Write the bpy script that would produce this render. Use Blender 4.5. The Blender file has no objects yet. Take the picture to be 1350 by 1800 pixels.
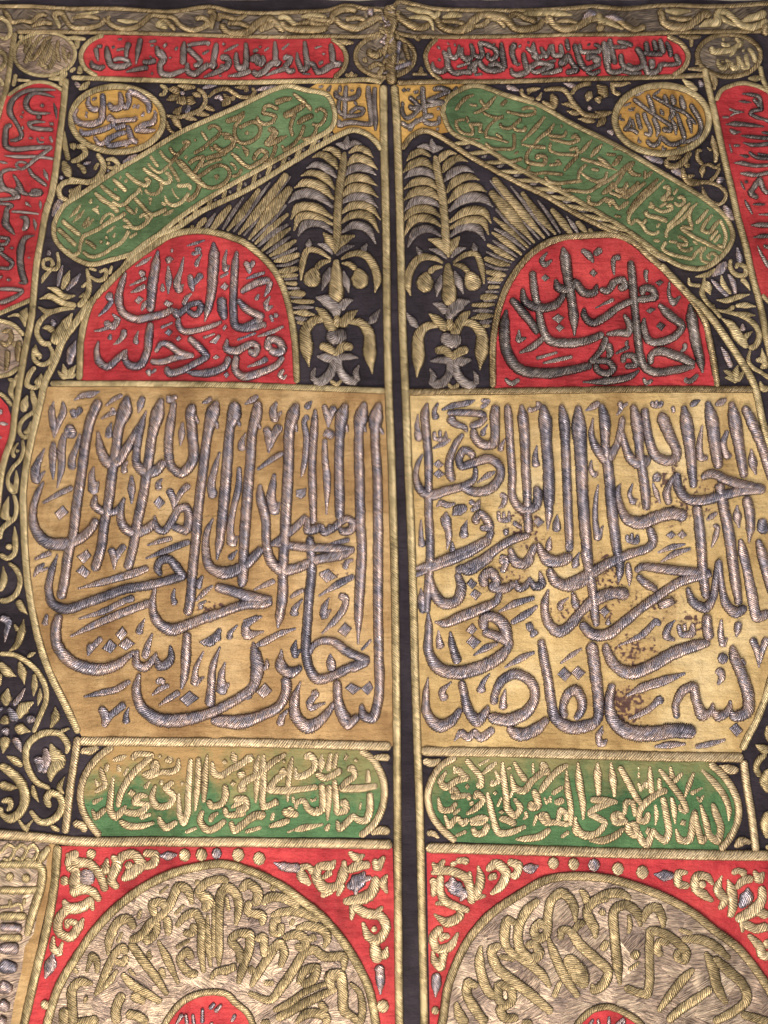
import bpy, math, random, re
from mathutils import Vector, noise, geometry
random.seed(7)
S = 0.002                       # metres per unit of the embroidery chart
CX, CY = 675.0, 900.0           # chart centre; x runs right, y runs down
scene = bpy.context.scene
col = scene.collection

# ------------------------------------------------------------------ camera
cam_d = bpy.data.cameras.new('camera'); cam = bpy.data.objects.new('camera', cam_d); col.objects.link(cam)
cam.location = (0.0, -6.0, 0.0); cam.rotation_euler = (math.radians(90), 0, 0)
cam_d.sensor_fit = 'VERTICAL'; cam_d.sensor_height = 24.0; cam_d.lens = 24.0*6.0/3.6
cam_d.clip_end = 100; scene.camera = cam

# ------------------------------------------------------------------ light
w = bpy.data.worlds.new("World"); scene.world = w; w.use_nodes = True
w.node_tree.nodes['Background'].inputs[0].default_value = (1.0, 0.93, 0.86, 1)
w.node_tree.nodes['Background'].inputs[1].default_value = 0.15
def area(name, loc, target, power, sx, sy, colr):
    d = bpy.data.lights.new(name, 'AREA'); d.shape = 'RECTANGLE'; d.size = sx; d.size_y = sy
    d.energy = power; d.color = colr
    o = bpy.data.objects.new(name, d); col.objects.link(o); o.location = loc
    o.rotation_euler = (Vector(target)-Vector(loc)).to_track_quat('-Z', 'Y').to_euler()
area('display_light_low', (-0.6, -3.4, -3.9), (0.0, 0, -0.2), 265, 3.0, 1.8, (1.0, 0.90, 0.78))
area('ceiling_light', (-1.2, -3.0, 3.4), (0, 0, 0.2), 48, 2.6, 1.3, (1.0, 0.88, 0.76))
area('room_light', (0.9, -5.4, -0.3), (0, 0, -0.1), 118, 2.6, 2.0, (0.96, 0.96, 1.0))
scene.view_settings.view_transform = 'Standard'; scene.view_settings.look = 'None'
scene.view_settings.exposure = 0.0; scene.view_settings.gamma = 1.0

# ------------------------------------------------------------------ materials
def nt(name):
    m = bpy.data.materials.new(name); m.use_nodes = True
    t = m.node_tree; b = t.nodes['Principled BSDF']
    return m, t, b
def N(t, typ, **kw):
    n = t.nodes.new(typ)
    for k, v in kw.items():
        if k.startswith('i_'): n.inputs[int(k[2:])].default_value = v
        else: setattr(n, k, v)
    return n
def M(t, op, a, b=None, c=None):
    n = t.nodes.new('ShaderNodeMath'); n.operation = op
    for i, v in enumerate((a, b, c)):
        if v is None: continue
        if isinstance(v, (int, float)): n.inputs[i].default_value = v
        else: t.links.new(v, n.inputs[i])
    return n.outputs[0]
def MIX(t, f, a, b, mode='MIX'):
    n = t.nodes.new('ShaderNodeMix'); n.data_type = 'RGBA'; n.blend_type = mode
    for i, v in ((0, f), (6, a), (7, b)):
        if isinstance(v, (int, float)): n.inputs[i].default_value = v
        elif isinstance(v, tuple): n.inputs[i].default_value = (*v, 1) if len(v) == 3 else v
        else: t.links.new(v, n.inputs[i])
    return n.outputs[2]
def RAMP(t, v, stops):
    n = t.nodes.new('ShaderNodeValToRGB'); cr = n.color_ramp
    while len(cr.elements) < len(stops): cr.elements.new(0.5)
    for e, (p, c) in zip(cr.elements, stops): e.position = p; e.color = (*c, 1) if len(c) == 3 else c
    t.links.new(v, n.inputs[0]); return n.outputs[0]
def COMB(t, x, y, z=0.0):
    n = t.nodes.new('ShaderNodeCombineXYZ')
    for i, v in enumerate((x, y, z)):
        if isinstance(v, (int, float)): n.inputs[i].default_value = v
        else: t.links.new(v, n.inputs[i])
    return n.outputs[0]
def NOISE(t, vec, scale, detail=2.0, rough=0.5):
    n = N(t, 'ShaderNodeTexNoise'); n.inputs['Scale'].default_value = scale
    n.inputs['Detail'].default_value = detail; n.inputs['Roughness'].default_value = rough
    if vec is not None: t.links.new(vec, n.inputs['Vector'])
    return n.outputs['Fac']
def thread_mat(name, cols, edge, slant=0.8, metal=0.8, rough=0.34, bump=0.85, freq=0.25, tint=None):
    """metal-wrapped thread laid in slanted satin stitch: u runs along the stroke, v across it (chart units), third channel via 2nd uv"""
    m, t, b = nt(name)
    uv = N(t, 'ShaderNodeUVMap', uv_map='stitch'); sp = N(t, 'ShaderNodeSeparateXYZ'); t.links.new(uv.outputs[0], sp.inputs[0])
    uv2 = N(t, 'ShaderNodeUVMap', uv_map='across'); sp2 = N(t, 'ShaderNodeSeparateXYZ'); t.links.new(uv2.outputs[0], sp2.inputs[0])
    u, v = sp.outputs[0], sp.outputs[1]
    av = sp2.outputs[0]          # 0 at the spine, 1 at the edge
    oi = N(t, 'ShaderNodeObjectInfo')
    pos = N(t, 'ShaderNodeNewGeometry').outputs['Position']
    wob = NOISE(t, pos, 9.0, 1.0)
    s = M(t, 'ADD', u, M(t, 'MULTIPLY', v, M(t, 'ADD', slant, M(t, 'MULTIPLY', M(t, 'SUBTRACT', wob, 0.5), 1.1))))
    s = M(t, 'ADD', s, M(t, 'MULTIPLY', oi.outputs['Random'], 300.0))
    fine = NOISE(t, COMB(t, M(t, 'MULTIPLY', s, freq*3.0), M(t, 'MULTIPLY', v, 0.10), M(t,'MULTIPLY',u,0.012)), 1.0, 2.0, 0.6)
    coarse = NOISE(t, COMB(t, M(t, 'MULTIPLY', s, freq*1.5), M(t, 'MULTIPLY', v, 0.12), M(t, 'MULTIPLY', u, 0.05)), 1.0, 2.0)
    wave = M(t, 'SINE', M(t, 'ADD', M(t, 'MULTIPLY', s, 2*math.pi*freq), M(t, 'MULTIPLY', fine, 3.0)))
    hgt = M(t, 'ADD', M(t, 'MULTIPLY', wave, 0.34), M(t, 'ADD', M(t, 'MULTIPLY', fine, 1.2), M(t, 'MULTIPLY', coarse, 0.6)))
    # thread tint: patches of differently tarnished spool along the work
    patch = NOISE(t, pos, 9.0, 5.0, 0.7)
    sel = M(t, 'ADD', M(t, 'MULTIPLY', patch, 0.9), M(t, 'MULTIPLY', M(t, 'SUBTRACT', oi.outputs['Random'], 0.5), 0.12))
    sel = M(t, 'ADD', sel, M(t, 'MULTIPLY', M(t, 'SUBTRACT', coarse, 0.5), 0.28))
    base = RAMP(t, sel, cols)
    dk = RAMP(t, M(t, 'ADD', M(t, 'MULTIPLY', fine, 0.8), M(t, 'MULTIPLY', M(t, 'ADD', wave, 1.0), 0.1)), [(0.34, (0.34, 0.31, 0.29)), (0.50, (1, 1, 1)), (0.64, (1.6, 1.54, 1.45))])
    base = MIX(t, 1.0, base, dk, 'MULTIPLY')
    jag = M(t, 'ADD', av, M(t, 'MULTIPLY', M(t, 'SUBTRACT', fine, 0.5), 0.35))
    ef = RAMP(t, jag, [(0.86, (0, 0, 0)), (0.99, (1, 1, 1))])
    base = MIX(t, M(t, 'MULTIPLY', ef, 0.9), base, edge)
    t.links.new(base, b.inputs['Base Color'])
    b.inputs['Metallic'].default_value = metal
    vc = N(t, 'ShaderNodeTexVoronoi'); vc.inputs['Scale'].default_value = 1.0
    t.links.new(COMB(t, M(t, 'MULTIPLY', s, 0.6), M(t, 'MULTIPLY', v, 0.07)), vc.inputs['Vector'])
    vs = N(t, 'ShaderNodeSeparateColor'); t.links.new(vc.outputs['Color'], vs.inputs[0])
    rr = M(t, 'ADD', rough-0.10, M(t, 'MULTIPLY', vs.outputs[0], 0.24))
    hgt = M(t, 'ADD', hgt, M(t, 'MULTIPLY', vs.outputs[1], 0.5)); t.links.new(rr, b.inputs['Roughness'])
    bp = N(t, 'ShaderNodeBump'); bp.inputs['Strength'].default_value = bump; bp.inputs['Distance'].default_value = 0.0019
    t.links.new(hgt, bp.inputs['Height']); t.links.new(bp.outputs[0], b.inputs['Normal'])
    return m
silver_c = [(0.30, (0.17, 0.165, 0.21)), (0.40, (0.32, 0.29, 0.34)), (0.50, (0.54, 0.41, 0.37)), (0.58, (0.31, 0.30, 0.37)), (0.70, (0.38, 0.27, 0.21))]
dull_c   = [(0.30, (0.14, 0.12, 0.125)), (0.45, (0.27, 0.23, 0.22)), (0.58, (0.42, 0.37, 0.36)), (0.74, (0.20, 0.19, 0.22))]
gold_c   = [(0.30, (0.25, 0.195, 0.10)), (0.44, (0.50, 0.40, 0.22)), (0.58, (0.74, 0.60, 0.35)), (0.72, (0.36, 0.285, 0.155))]
champ_c  = [(0.28, (0.33, 0.25, 0.145)), (0.45, (0.56, 0.435, 0.265)), (0.58, (0.70, 0.56, 0.36)), (0.75, (0.44, 0.345, 0.21))]
bronze_c = [(0.28, (0.19, 0.135, 0.07)), (0.45, (0.38, 0.285, 0.155)), (0.60, (0.54, 0.42, 0.25)), (0.75, (0.29, 0.225, 0.13))]
olive_c  = [(0.30, (0.19, 0.145, 0.075)), (0.44, (0.37, 0.285, 0.155)), (0.58, (0.56, 0.435, 0.25)), (0.72, (0.28, 0.215, 0.12))]
dark_c   = [(0.30, (0.10, 0.09, 0.10)), (0.45, (0.22, 0.19, 0.18)), (0.56, (0.40, 0.35, 0.33)), (0.70, (0.17, 0.15, 0.155))]
MT = {
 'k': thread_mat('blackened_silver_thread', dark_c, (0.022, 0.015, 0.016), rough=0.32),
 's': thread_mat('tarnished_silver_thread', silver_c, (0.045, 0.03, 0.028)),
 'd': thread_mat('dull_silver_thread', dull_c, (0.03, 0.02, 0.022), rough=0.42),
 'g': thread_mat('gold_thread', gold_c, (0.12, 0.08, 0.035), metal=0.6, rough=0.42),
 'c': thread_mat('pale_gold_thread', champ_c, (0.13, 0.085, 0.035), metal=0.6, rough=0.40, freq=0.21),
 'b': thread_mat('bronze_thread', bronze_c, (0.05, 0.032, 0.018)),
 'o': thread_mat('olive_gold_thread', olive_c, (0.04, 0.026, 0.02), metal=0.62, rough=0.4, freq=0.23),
}
def cloth_mat(name, c1, c2, c3, weave=1.0, rough=0.55, sheen=0.15, stain=None, top=None):
    m, t, b = nt(name)
    pos = N(t, 'ShaderNodeNewGeometry').outputs['Position']
    sp = N(t, 'ShaderNodeSeparateXYZ'); t.links.new(pos, sp.inputs[0])
    n1 = NOISE(t, pos, 3.2, 5.0, 0.62)
    base = RAMP(t, n1, [(0.32, c2), (0.5, c1), (0.68, c3)])
    vert = NOISE(t, COMB(t, M(t, 'MULTIPLY', sp.outputs[0], 9.0), 0.0, M(t, 'MULTIPLY', sp.outputs[2], 1.6)), 1.0, 4.0, 0.6)
    base = MIX(t, 0.7, base, RAMP(t, vert, [(0.36, (0.72, 0.66, 0.60)), (0.5, (1, 1, 1)), (0.66, (1.12, 1.12, 1.12))]), 'MULTIPLY')
    band = NOISE(t, COMB(t, M(t, 'MULTIPLY', sp.outputs[0], 4.0), 0.0, M(t, 'MULTIPLY', sp.outputs[2], 40.0)), 1.0, 4.0, 0.65)
    fade = NOISE(t, pos, 1.6, 6.0, 0.7)
    base = MIX(t, 0.8, base, RAMP(t, fade, [(0.36, (0.74, 0.70, 0.64)), (0.52, (1, 1, 1)), (0.64, (1.15, 1.15, 1.18))]), 'MULTIPLY')
    base = MIX(t, 0.55, base, RAMP(t, band, [(0.3, (0.72, 0.72, 0.72)), (0.7, (1.12, 1.12, 1.12))]), 'MULTIPLY')
    speck = NOISE(t, pos, 260.0, 2.0, 0.6)
    base = MIX(t, 0.6, base, RAMP(t, speck, [(0.32, (0.6, 0.6, 0.6)), (0.5, (1, 1, 1)), (0.7, (1.15, 1.15, 1.15))]), 'MULTIPLY')
    if top:       # dye worn away to the undyed cloth along the upper part
        z0, z1, tc, x0, x1 = top
        f = M(t, 'DIVIDE', M(t, 'SUBTRACT', sp.outputs[2], z0), z1-z0)
        f = M(t, 'ADD', f, M(t, 'MULTIPLY', M(t, 'SUBTRACT', NOISE(t, pos, 9.0, 5.0, 0.65), 0.5), 3.4))
        fx = M(t, 'DIVIDE', M(t, 'SUBTRACT', x1, sp.outputs[0]), x1-x0)
        fx = M(t, 'MINIMUM', M(t, 'MAXIMUM', fx, 0.12), 1.0)
        f = M(t, 'MULTIPLY', M(t, 'MINIMUM', M(t, 'MAXIMUM', f, 0.0), 1.0), fx)
        base = MIX(t, M(t, 'MULTIPLY', f, 0.9), base, tc)
    if stain:
        tot = None
        for (x, y, rx, ry, k) in stain:
            dx = M(t, 'DIVIDE', M(t, 'SUBTRACT', sp.outputs[0], (x-CX)*S), rx*S)
            dz = M(t, 'DIVIDE', M(t, 'SUBTRACT', sp.outputs[2], (CY-y)*S), ry*S)
            r2 = M(t, 'ADD', M(t, 'MULTIPLY', dx, dx), M(t, 'MULTIPLY', dz, dz))
            f = M(t, 'MULTIPLY', M(t, 'MAXIMUM', M(t, 'SUBTRACT', 1.0, r2), 0.0), k)
            tot = f if tot is None else M(t, 'MAXIMUM', tot, f)
        sn = NOISE(t, pos, 66.0, 1.2, 0.5)
        msk = M(t, 'MULTIPLY', M(t, 'SUBTRACT', M(t, 'ADD', sn, M(t, 'MULTIPLY', tot, 0.17)), 0.63), 8.0)
        msk = M(t, 'MINIMUM', M(t, 'MAXIMUM', msk, 0.0), 1.0)
        msk = M(t, 'MULTIPLY', msk, M(t, 'MINIMUM', M(t, 'MULTIPLY', tot, 3.0), 1.0))
        base = MIX(t, M(t, 'MULTIPLY', M(t, 'MINIMUM', tot, 1.0), 0.28), base, (0.48, 0.28, 0.10))
        mid = M(t, 'MULTIPLY', M(t, 'MINIMUM', M(t, 'MAXIMUM', M(t, 'MULTIPLY', M(t, 'SUBTRACT', M(t, 'ADD', sn, M(t, 'MULTIPLY', tot, 0.20)), 0.55), 4.5), 0.0), 1.0), M(t, 'MINIMUM', M(t, 'MULTIPLY', tot, 3.0), 1.0))
        base = MIX(t, M(t, 'MULTIPLY', mid, 0.5), base, (0.30, 0.17, 0.08))
        base = MIX(t, M(t, 'MULTIPLY', msk, 0.9), base, (0.075, 0.03, 0.036))
    t.links.new(base, b.inputs['Base Color'])
    b.inputs['Roughness'].default_value = rough
    b.inputs['Sheen Weight'].default_value = sheen
    b.inputs['Specular IOR Level'].default_value = 0.25
    wx = NOISE(t, COMB(t, M(t, 'MULTIPLY', sp.outputs[0], 90.0), 0.0, M(t, 'MULTIPLY', sp.outputs[2], 900.0)), 1.0, 1.0)
    wz = NOISE(t, pos, 22.0, 4.0, 0.6)
    wr = NOISE(t, COMB(t, M(t, 'MULTIPLY', sp.outputs[0], 9.0), 0.0, M(t, 'MULTIPLY', sp.outputs[2], 34.0)), 1.0, 3.0, 0.55)
    hh = M(t, 'ADD', M(t, 'MULTIPLY', wx, 0.12*weave), M(t, 'ADD', M(t, 'MULTIPLY', wz, 1.0), M(t, 'MULTIPLY', wr, 1.1)))
    bp = N(t, 'ShaderNodeBump'); bp.inputs['Strength'].default_value = 0.8; bp.inputs['Distance'].default_value = 0.014
    t.links.new(hh, bp.inputs['Height']); t.links.new(bp.outputs[0], b.inputs['Normal'])
    return m
STN = [(1100,1240,48,40,1.6),(1112,1150,60,45,0.9),(1205,880,110,60,0.55),(925,930,45,45,0.9),(1065,1030,40,70,0.9),(1000,1070,60,30,0.5),
       (372,1073,30,22,0.9),(60,900,40,200,0.1),(1220,1095,30,30,0.8),(1150,1060,60,40,0.5),(1180,840,40,30,0.7),(885,1020,60,30,0.6)]
CL = {
 'gold': cloth_mat('gold_satin', (0.70,0.49,0.215), (0.54,0.35,0.14), (0.80,0.61,0.32), stain=STN),
 'gold_l': cloth_mat('worn_gold_satin', (0.52,0.325,0.14), (0.38,0.215,0.085), (0.68,0.47,0.23), stain=[(372,1073,30,22,0.9),(600,1000,30,20,0.4)]),
 'gold_s': cloth_mat('amber_satin', (0.66,0.38,0.10), (0.50,0.26,0.06), (0.74,0.46,0.16)),
 'red': cloth_mat('red_satin', (0.56,0.038,0.048), (0.40,0.018,0.028), (0.66,0.07,0.065), rough=0.5),
 'green': cloth_mat('green_satin', (0.115,0.20,0.085), (0.065,0.125,0.05), (0.17,0.26,0.12)),
 'green_l': cloth_mat('faded_green_satin', (0.09,0.20,0.08), (0.055,0.14,0.05), (0.14,0.25,0.10), top=((900-1420)*S,(900-1325)*S,(0.50,0.30,0.12),-0.55,0.30)),
 'green_r': cloth_mat('green_satin_worn_edge', (0.075,0.18,0.068), (0.045,0.12,0.045), (0.11,0.22,0.085), top=((900-1400)*S,(900-1325)*S,(0.34,0.27,0.11),0.1,3.0)),
 'dark': cloth_mat('black_cotton', (0.036,0.028,0.038), (0.022,0.016,0.024), (0.058,0.046,0.056), rough=0.85, sheen=0.05),
}
def fill_mat(name, cols, cell=0.022):
    """ground filled with short metal stitches laid in patches of changing direction"""
    m, t, b = nt(name)
    pos = N(t, 'ShaderNodeNewGeometry').outputs['Position']
    sp = N(t, 'ShaderNodeSeparateXYZ'); t.links.new(pos, sp.inputs[0])
    vor = N(t, 'ShaderNodeTexVoronoi'); vor.inputs['Scale'].default_value = 11.0; t.links.new(pos, vor.inputs['Vector'])
    sc = N(t, 'ShaderNodeSeparateColor'); t.links.new(vor.outputs['Color'], sc.inputs[0])
    a = M(t, 'ADD', 0.15, M(t, 'MULTIPLY', M(t, 'SUBTRACT', sc.outputs[0], 0.5), 1.5))
    ca, sa = M(t, 'COSINE', a), M(t, 'SINE', a)
    x, z = sp.outputs[0], sp.outputs[2]
    p = M(t, 'ADD', M(t, 'MULTIPLY', x, ca), M(t, 'MULTIPLY', z, sa))
    q = M(t, 'SUBTRACT', M(t, 'MULTIPLY', z, ca), M(t, 'MULTIPLY', x, sa))
    st = NOISE(t, COMB(t, M(t, 'MULTIPLY', p, 22.0), M(t, 'MULTIPLY', q, 300.0)), 1.0, 2.0, 0.55)
    cs = NOISE(t, COMB(t, M(t, 'MULTIPLY', p, 16.0), M(t, 'MULTIPLY', q, 90.0)), 1.0, 2.0, 0.6)
    pt = NOISE(t, pos, 8.0, 3.0)
    base = RAMP(t, M(t, 'ADD', M(t, 'ADD', M(t, 'MULTIPLY', pt, 0.45), M(t, 'MULTIPLY', cs, 0.4)), M(t, 'MULTIPLY', sc.outputs[1], 0.15)), cols)
    base = MIX(t, 0.9, base, RAMP(t, st, [(0.34, (0.22, 0.19, 0.19)), (0.50, (1, 1, 1)), (0.64, (1.7, 1.62, 1.55))]), 'MULTIPLY')
    t.links.new(base, b.inputs['Base Color'])
    b.inputs['Metallic'].default_value = 0.45; b.inputs['Roughness'].default_value = 0.36
    bp = N(t, 'ShaderNodeBump'); bp.inputs['Strength'].default_value = 1.0; bp.inputs['Distance'].default_value = 0.003
    t.links.new(M(t, 'ADD', M(t, 'MULTIPLY', st, 1.0), cs), bp.inputs['Height']); t.links.new(bp.outputs[0], b.inputs['Normal'])
    return m
CL['fill'] = fill_mat('silver_stitch_ground', [(0.34,(0.14,0.10,0.085)),(0.5,(0.30,0.22,0.165)),(0.62,(0.50,0.39,0.28))])
CL['fill_b'] = fill_mat('bronze_stitch_ground', [(0.36,(0.07,0.052,0.045)),(0.5,(0.15,0.115,0.085)),(0.62,(0.25,0.195,0.13))])

# ------------------------------------------------------------------ geometry helpers
def und(x, y):
    """the hanging cloth is never quite flat (chart units, towards the viewer)"""
    return (3.0*math.sin(x/170.0+0.6) * (0.6+y/3000.0) + 2.4*math.sin((x+0.35*y)/83.0) + 2.0*math.sin(y/145.0+x/400.0)
            + 5.0*noise.noise(Vector((x/120.0, y/190.0, 2.0))))
def W3(x, y, h): return ((x-CX)*S, -(h+und(x, y))*S, (CY-y)*S)

def catmull(P, step):
    """centripetal spline through P (x, y, width); a doubled point makes a corner"""
    out = []
    n = len(P)
    if n == 2:
        a, b = P; L = max(1e-6, math.dist(a[:2], b[:2])); k = max(3, int(L/step))
        return [tuple(a[j]+(b[j]-a[j])*i/k for j in range(3)) for i in range(k+1)]
    for i in range(n-1):
        p1, p2 = P[i], P[i+1]
        d = math.dist(p1[:2], p2[:2])
        if d < 1e-3: continue
        p0 = P[i-1] if i > 0 else tuple(2*p1[j]-p2[j] for j in range(2))+(p1[2],)
        p3 = P[i+2] if i+2 < n else tuple(2*p2[j]-p1[j] for j in range(2))+(p2[2],)
        d0 = max(math.dist(p0[:2], p1[:2]), 1e-3)**0.5; d1 = d**0.5; d2 = max(math.dist(p2[:2], p3[:2]), 1e-3)**0.5
        m1 = []; m2 = []
        for j in range(2):
            if d0 < 0.05: t1 = (p2[j]-p1[j])
            else: t1 = ((p1[j]-p0[j])/d0 - (p2[j]-p0[j])/(d0+d1) + (p2[j]-p1[j])/d1)*d1
            if d2 < 0.05: t2 = (p2[j]-p1[j])
            else: t2 = ((p2[j]-p1[j])/d1 - (p3[j]-p1[j])/(d1+d2) + (p3[j]-p2[j])/d2)*d1
            m1.append(t1); m2.append(t2)
        def tf(a, b, c):
            ux, uy, vx, vy = b[0]-a[0], b[1]-a[1], c[0]-b[0], c[1]-b[1]
            cs = (ux*vx+uy*vy)/((math.hypot(ux, uy)*math.hypot(vx, vy)) or 1e-6)
            return 1.0 if cs > 0.35 else max(0.3, 1.0-(0.35-cs)*1.1)
        f1 = tf(p0, p1, p2); f2 = tf(p1, p2, p3); m1 = [q*f1 for q in m1]; m2 = [q*f2 for q in m2]
        k = max(1, int(math.ceil(d/step)))
        for s in range(k):
            t = s/k; h00 = 2*t**3-3*t*t+1; h10 = t**3-2*t*t+t; h01 = -2*t**3+3*t*t; h11 = t**3-t*t
            out.append((h00*p1[0]+h10*m1[0]+h01*p2[0]+h11*m2[0], h00*p1[1]+h10*m1[1]+h01*p2[1]+h11*m2[1], p1[2]+(p2[2]-p1[2])*(t*t*(3-2*t))))
    out.append(tuple(P[-1][:3]))
    return out

def make_obj(name, me, mat, parent, label=None):
    me.materials.append(mat)
    o = bpy.data.objects.new(name, me); col.objects.link(o); o.parent = parent
    if label: o['label'] = label
    return o

PROF = [(-1.07, 0.0), (-0.99, 0.16), (-0.88, 0.52), (-0.62, 0.80), (-0.3, 0.96), (0.0, 1.0), (0.3, 0.96), (0.62, 0.80), (0.88, 0.52), (0.99, 0.16), (1.07, 0.0)]
PROF_S = [(-1.08, 0.0), (-0.9, 0.5), (-0.45, 0.9), (0.0, 1.0), (0.45, 0.9), (0.9, 0.5), (1.08, 0.0)]
def ribbon(name, pts, mat, parent, base=1.0, hk=0.42, hmax=7.0, step=None, label=None, closed=False, jag=0.07, grow=1.0):
    """a padded, satin-stitched stroke: rounded section swept along the spline, serrated where the threads turn"""
    pts = [(p[0], p[1], p[2]*grow) for p in pts]
    wm = max(p[2] for p in pts)
    L0 = sum(math.dist(pts[i][:2], pts[i+1][:2]) for i in range(len(pts)-1))
    if L0 < wm*0.45:
        c = ((pts[0][0]+pts[-1][0])/2, (pts[0][1]+pts[-1][1])/2); r = wm*0.5
        return lozenge(name, [(c[0]+r*math.cos(k*math.pi/4), c[1]+r*1.08*math.sin(k*math.pi/4)) for k in range(8)], mat, parent, base, h=min(hmax, 0.3*wm))
    if step is None: step = 1.7 if wm > 4 else 1.3
    q = catmull(pts, step)
    # even out
    n = len(q)
    acc = [0.0]
    for i in range(1, n): acc.append(acc[-1]+math.dist(q[i-1][:2], q[i][:2]))
    L = acc[-1]
    ph = random.random()*9
    prof = PROF if wm > 5.5 else PROF_S
    V = []; UV = []; AC = []; m = len(prof)
    w0 = q[0][2]; w1 = q[-1][2]
    c0 = min(w0*0.5, L*0.3); c1 = min(w1*0.5, L*0.3)
    pn = None
    for i in range(n):
        x, y, wd = q[i]
        a = q[max(0, i-1)]; b = q[min(n-1, i+1)]
        if closed and i in (0, n-1): a, b = q[n-2], q[1]
        dx, dy = b[0]-a[0], b[1]-a[1]; l = math.hypot(dx, dy) or 1.0
        nx, ny = -dy/l, dx/l
        if pn and nx*pn[0]+ny*pn[1] < 0.3:
            nx, ny = (nx+pn[0])*0.5, (ny+pn[1])*0.5; l = math.hypot(nx, ny) or 1.0; nx /= l; ny /= l
        pn = (nx, ny)
        u = acc[i]; cap = 1.0
        if not closed:
            if u < c0 and c0 > 0: cap = math.sqrt(max(0.0, 1-(1-u/c0)**2))*0.88+0.12
            if L-u < c1 and c1 > 0: cap = min(cap, math.sqrt(max(0.0, 1-(1-(L-u)/c1)**2))*0.88+0.12)
        hw = wd*0.5*cap
        hw *= 1.0+0.05*noise.noise(Vector((u*0.09, ph, 1.0)))
        h = min(hmax, hk*wd)*(0.35+0.65*cap)*(1.0+0.16*noise.noise(Vector((u*0.07, ph+5.0, 0.0))))
        e0 = 1.0+jag*(1 if (i % 2) else -1)+jag*random.uniform(-1, 1); e1 = 1.0-jag*(1 if (i % 2) else -1)+jag*random.uniform(-1, 1)
        for (pv, pz) in prof:
            e = pv*(e0 if pv < 0 else e1) if abs(pv) > 0.8 else pv
            vx, vy = x+nx*hw*e, y+ny*hw*e
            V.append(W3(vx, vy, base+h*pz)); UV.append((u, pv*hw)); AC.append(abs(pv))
    F = []
    for i in range(n-1):
        for j in range(m-1):
            a = i*m+j; F.append((a, a+1, a+m+1, a+m))
    if not closed:
        F.append(tuple(range(m-1, -1, -1))); F.append(tuple((n-1)*m+j for j in range(m)))
    me = bpy.data.meshes.new(name); me.from_pydata(V, [], F)
    lv = [0]*len(me.loops); me.loops.foreach_get('vertex_index', lv)
    uvl = me.uv_layers.new(name='stitch'); uvl.data.foreach_set('uv', [c for k in lv for c in UV[k]])
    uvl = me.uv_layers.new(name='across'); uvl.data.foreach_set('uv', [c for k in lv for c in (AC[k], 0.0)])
    me.polygons.foreach_set('use_smooth', [True]*len(me.polygons)); me.update()
    # outward faces must look at the viewer
    if sum(p.normal.y for p in me.polygons) > 0: me.flip_normals()
    return make_obj(name, me, mat, parent, label)

def lozenge(name, poly, mat, parent, base=1.0, h=3.2, label=None):
    """a small flat-topped padded dot"""
    n0 = len(poly); P = []
    for i in range(n0):
        a, b = poly[i], poly[(i+1) % n0]; k = 4
        for s in range(k): P.append((a[0]+(b[0]-a[0])*s/k, a[1]+(b[1]-a[1])*s/k))
    n = len(P); cx = sum(p[0] for p in P)/n; cy = sum(p[1] for p in P)/n
    rings = [(1.03, 0.0), (0.97, 0.5), (0.82, 0.85), (0.5, 1.0)]
    V = []; UV = []; AC = []
    th = random.uniform(-0.4, 0.4)
    for (r, z) in rings:
        for i, (x, y) in enumerate(P):
            rr = r*(1+0.035*random.uniform(-1, 1)) if r > 0.9 else r
            px, py = cx+(x-cx)*rr, cy+(y-cy)*rr
            V.append(W3(px, py, base+h*z)); UV.append(((px-cx)*math.cos(th)-(py-cy)*math.sin(th), (py-cy)*math.cos(th))); AC.append(r if r > 0.9 else r*0.6)
    V.append(W3(cx, cy, base+h)); UV.append((0, 0)); AC.append(0)
    F = []
    for k in range(len(rings)-1):
        for i in range(n):
            a = k*n+i; b = k*n+(i+1) % n; F.append((a, b, b+n, a+n))
    k = (len(rings)-1)*n
    for i in range(n): F.append((k+i, k+(i+1) % n, len(V)-1))
    me = bpy.data.meshes.new(name); me.from_pydata(V, [], F)
    lv = [0]*len(me.loops); me.loops.foreach_get('vertex_index', lv)
    uvl = me.uv_layers.new(name='stitch'); uvl.data.foreach_set('uv', [c for q in lv for c in UV[q]])
    uvl = me.uv_layers.new(name='across'); uvl.data.foreach_set('uv', [c for q in lv for c in (AC[q], 0.0)])
    me.polygons.foreach_set('use_smooth', [True]*len(me.polygons)); me.update()
    if sum(p.normal.y for p in me.polygons) > 0: me.flip_normals()
    return make_obj(name, me, mat, parent, label)

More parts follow.
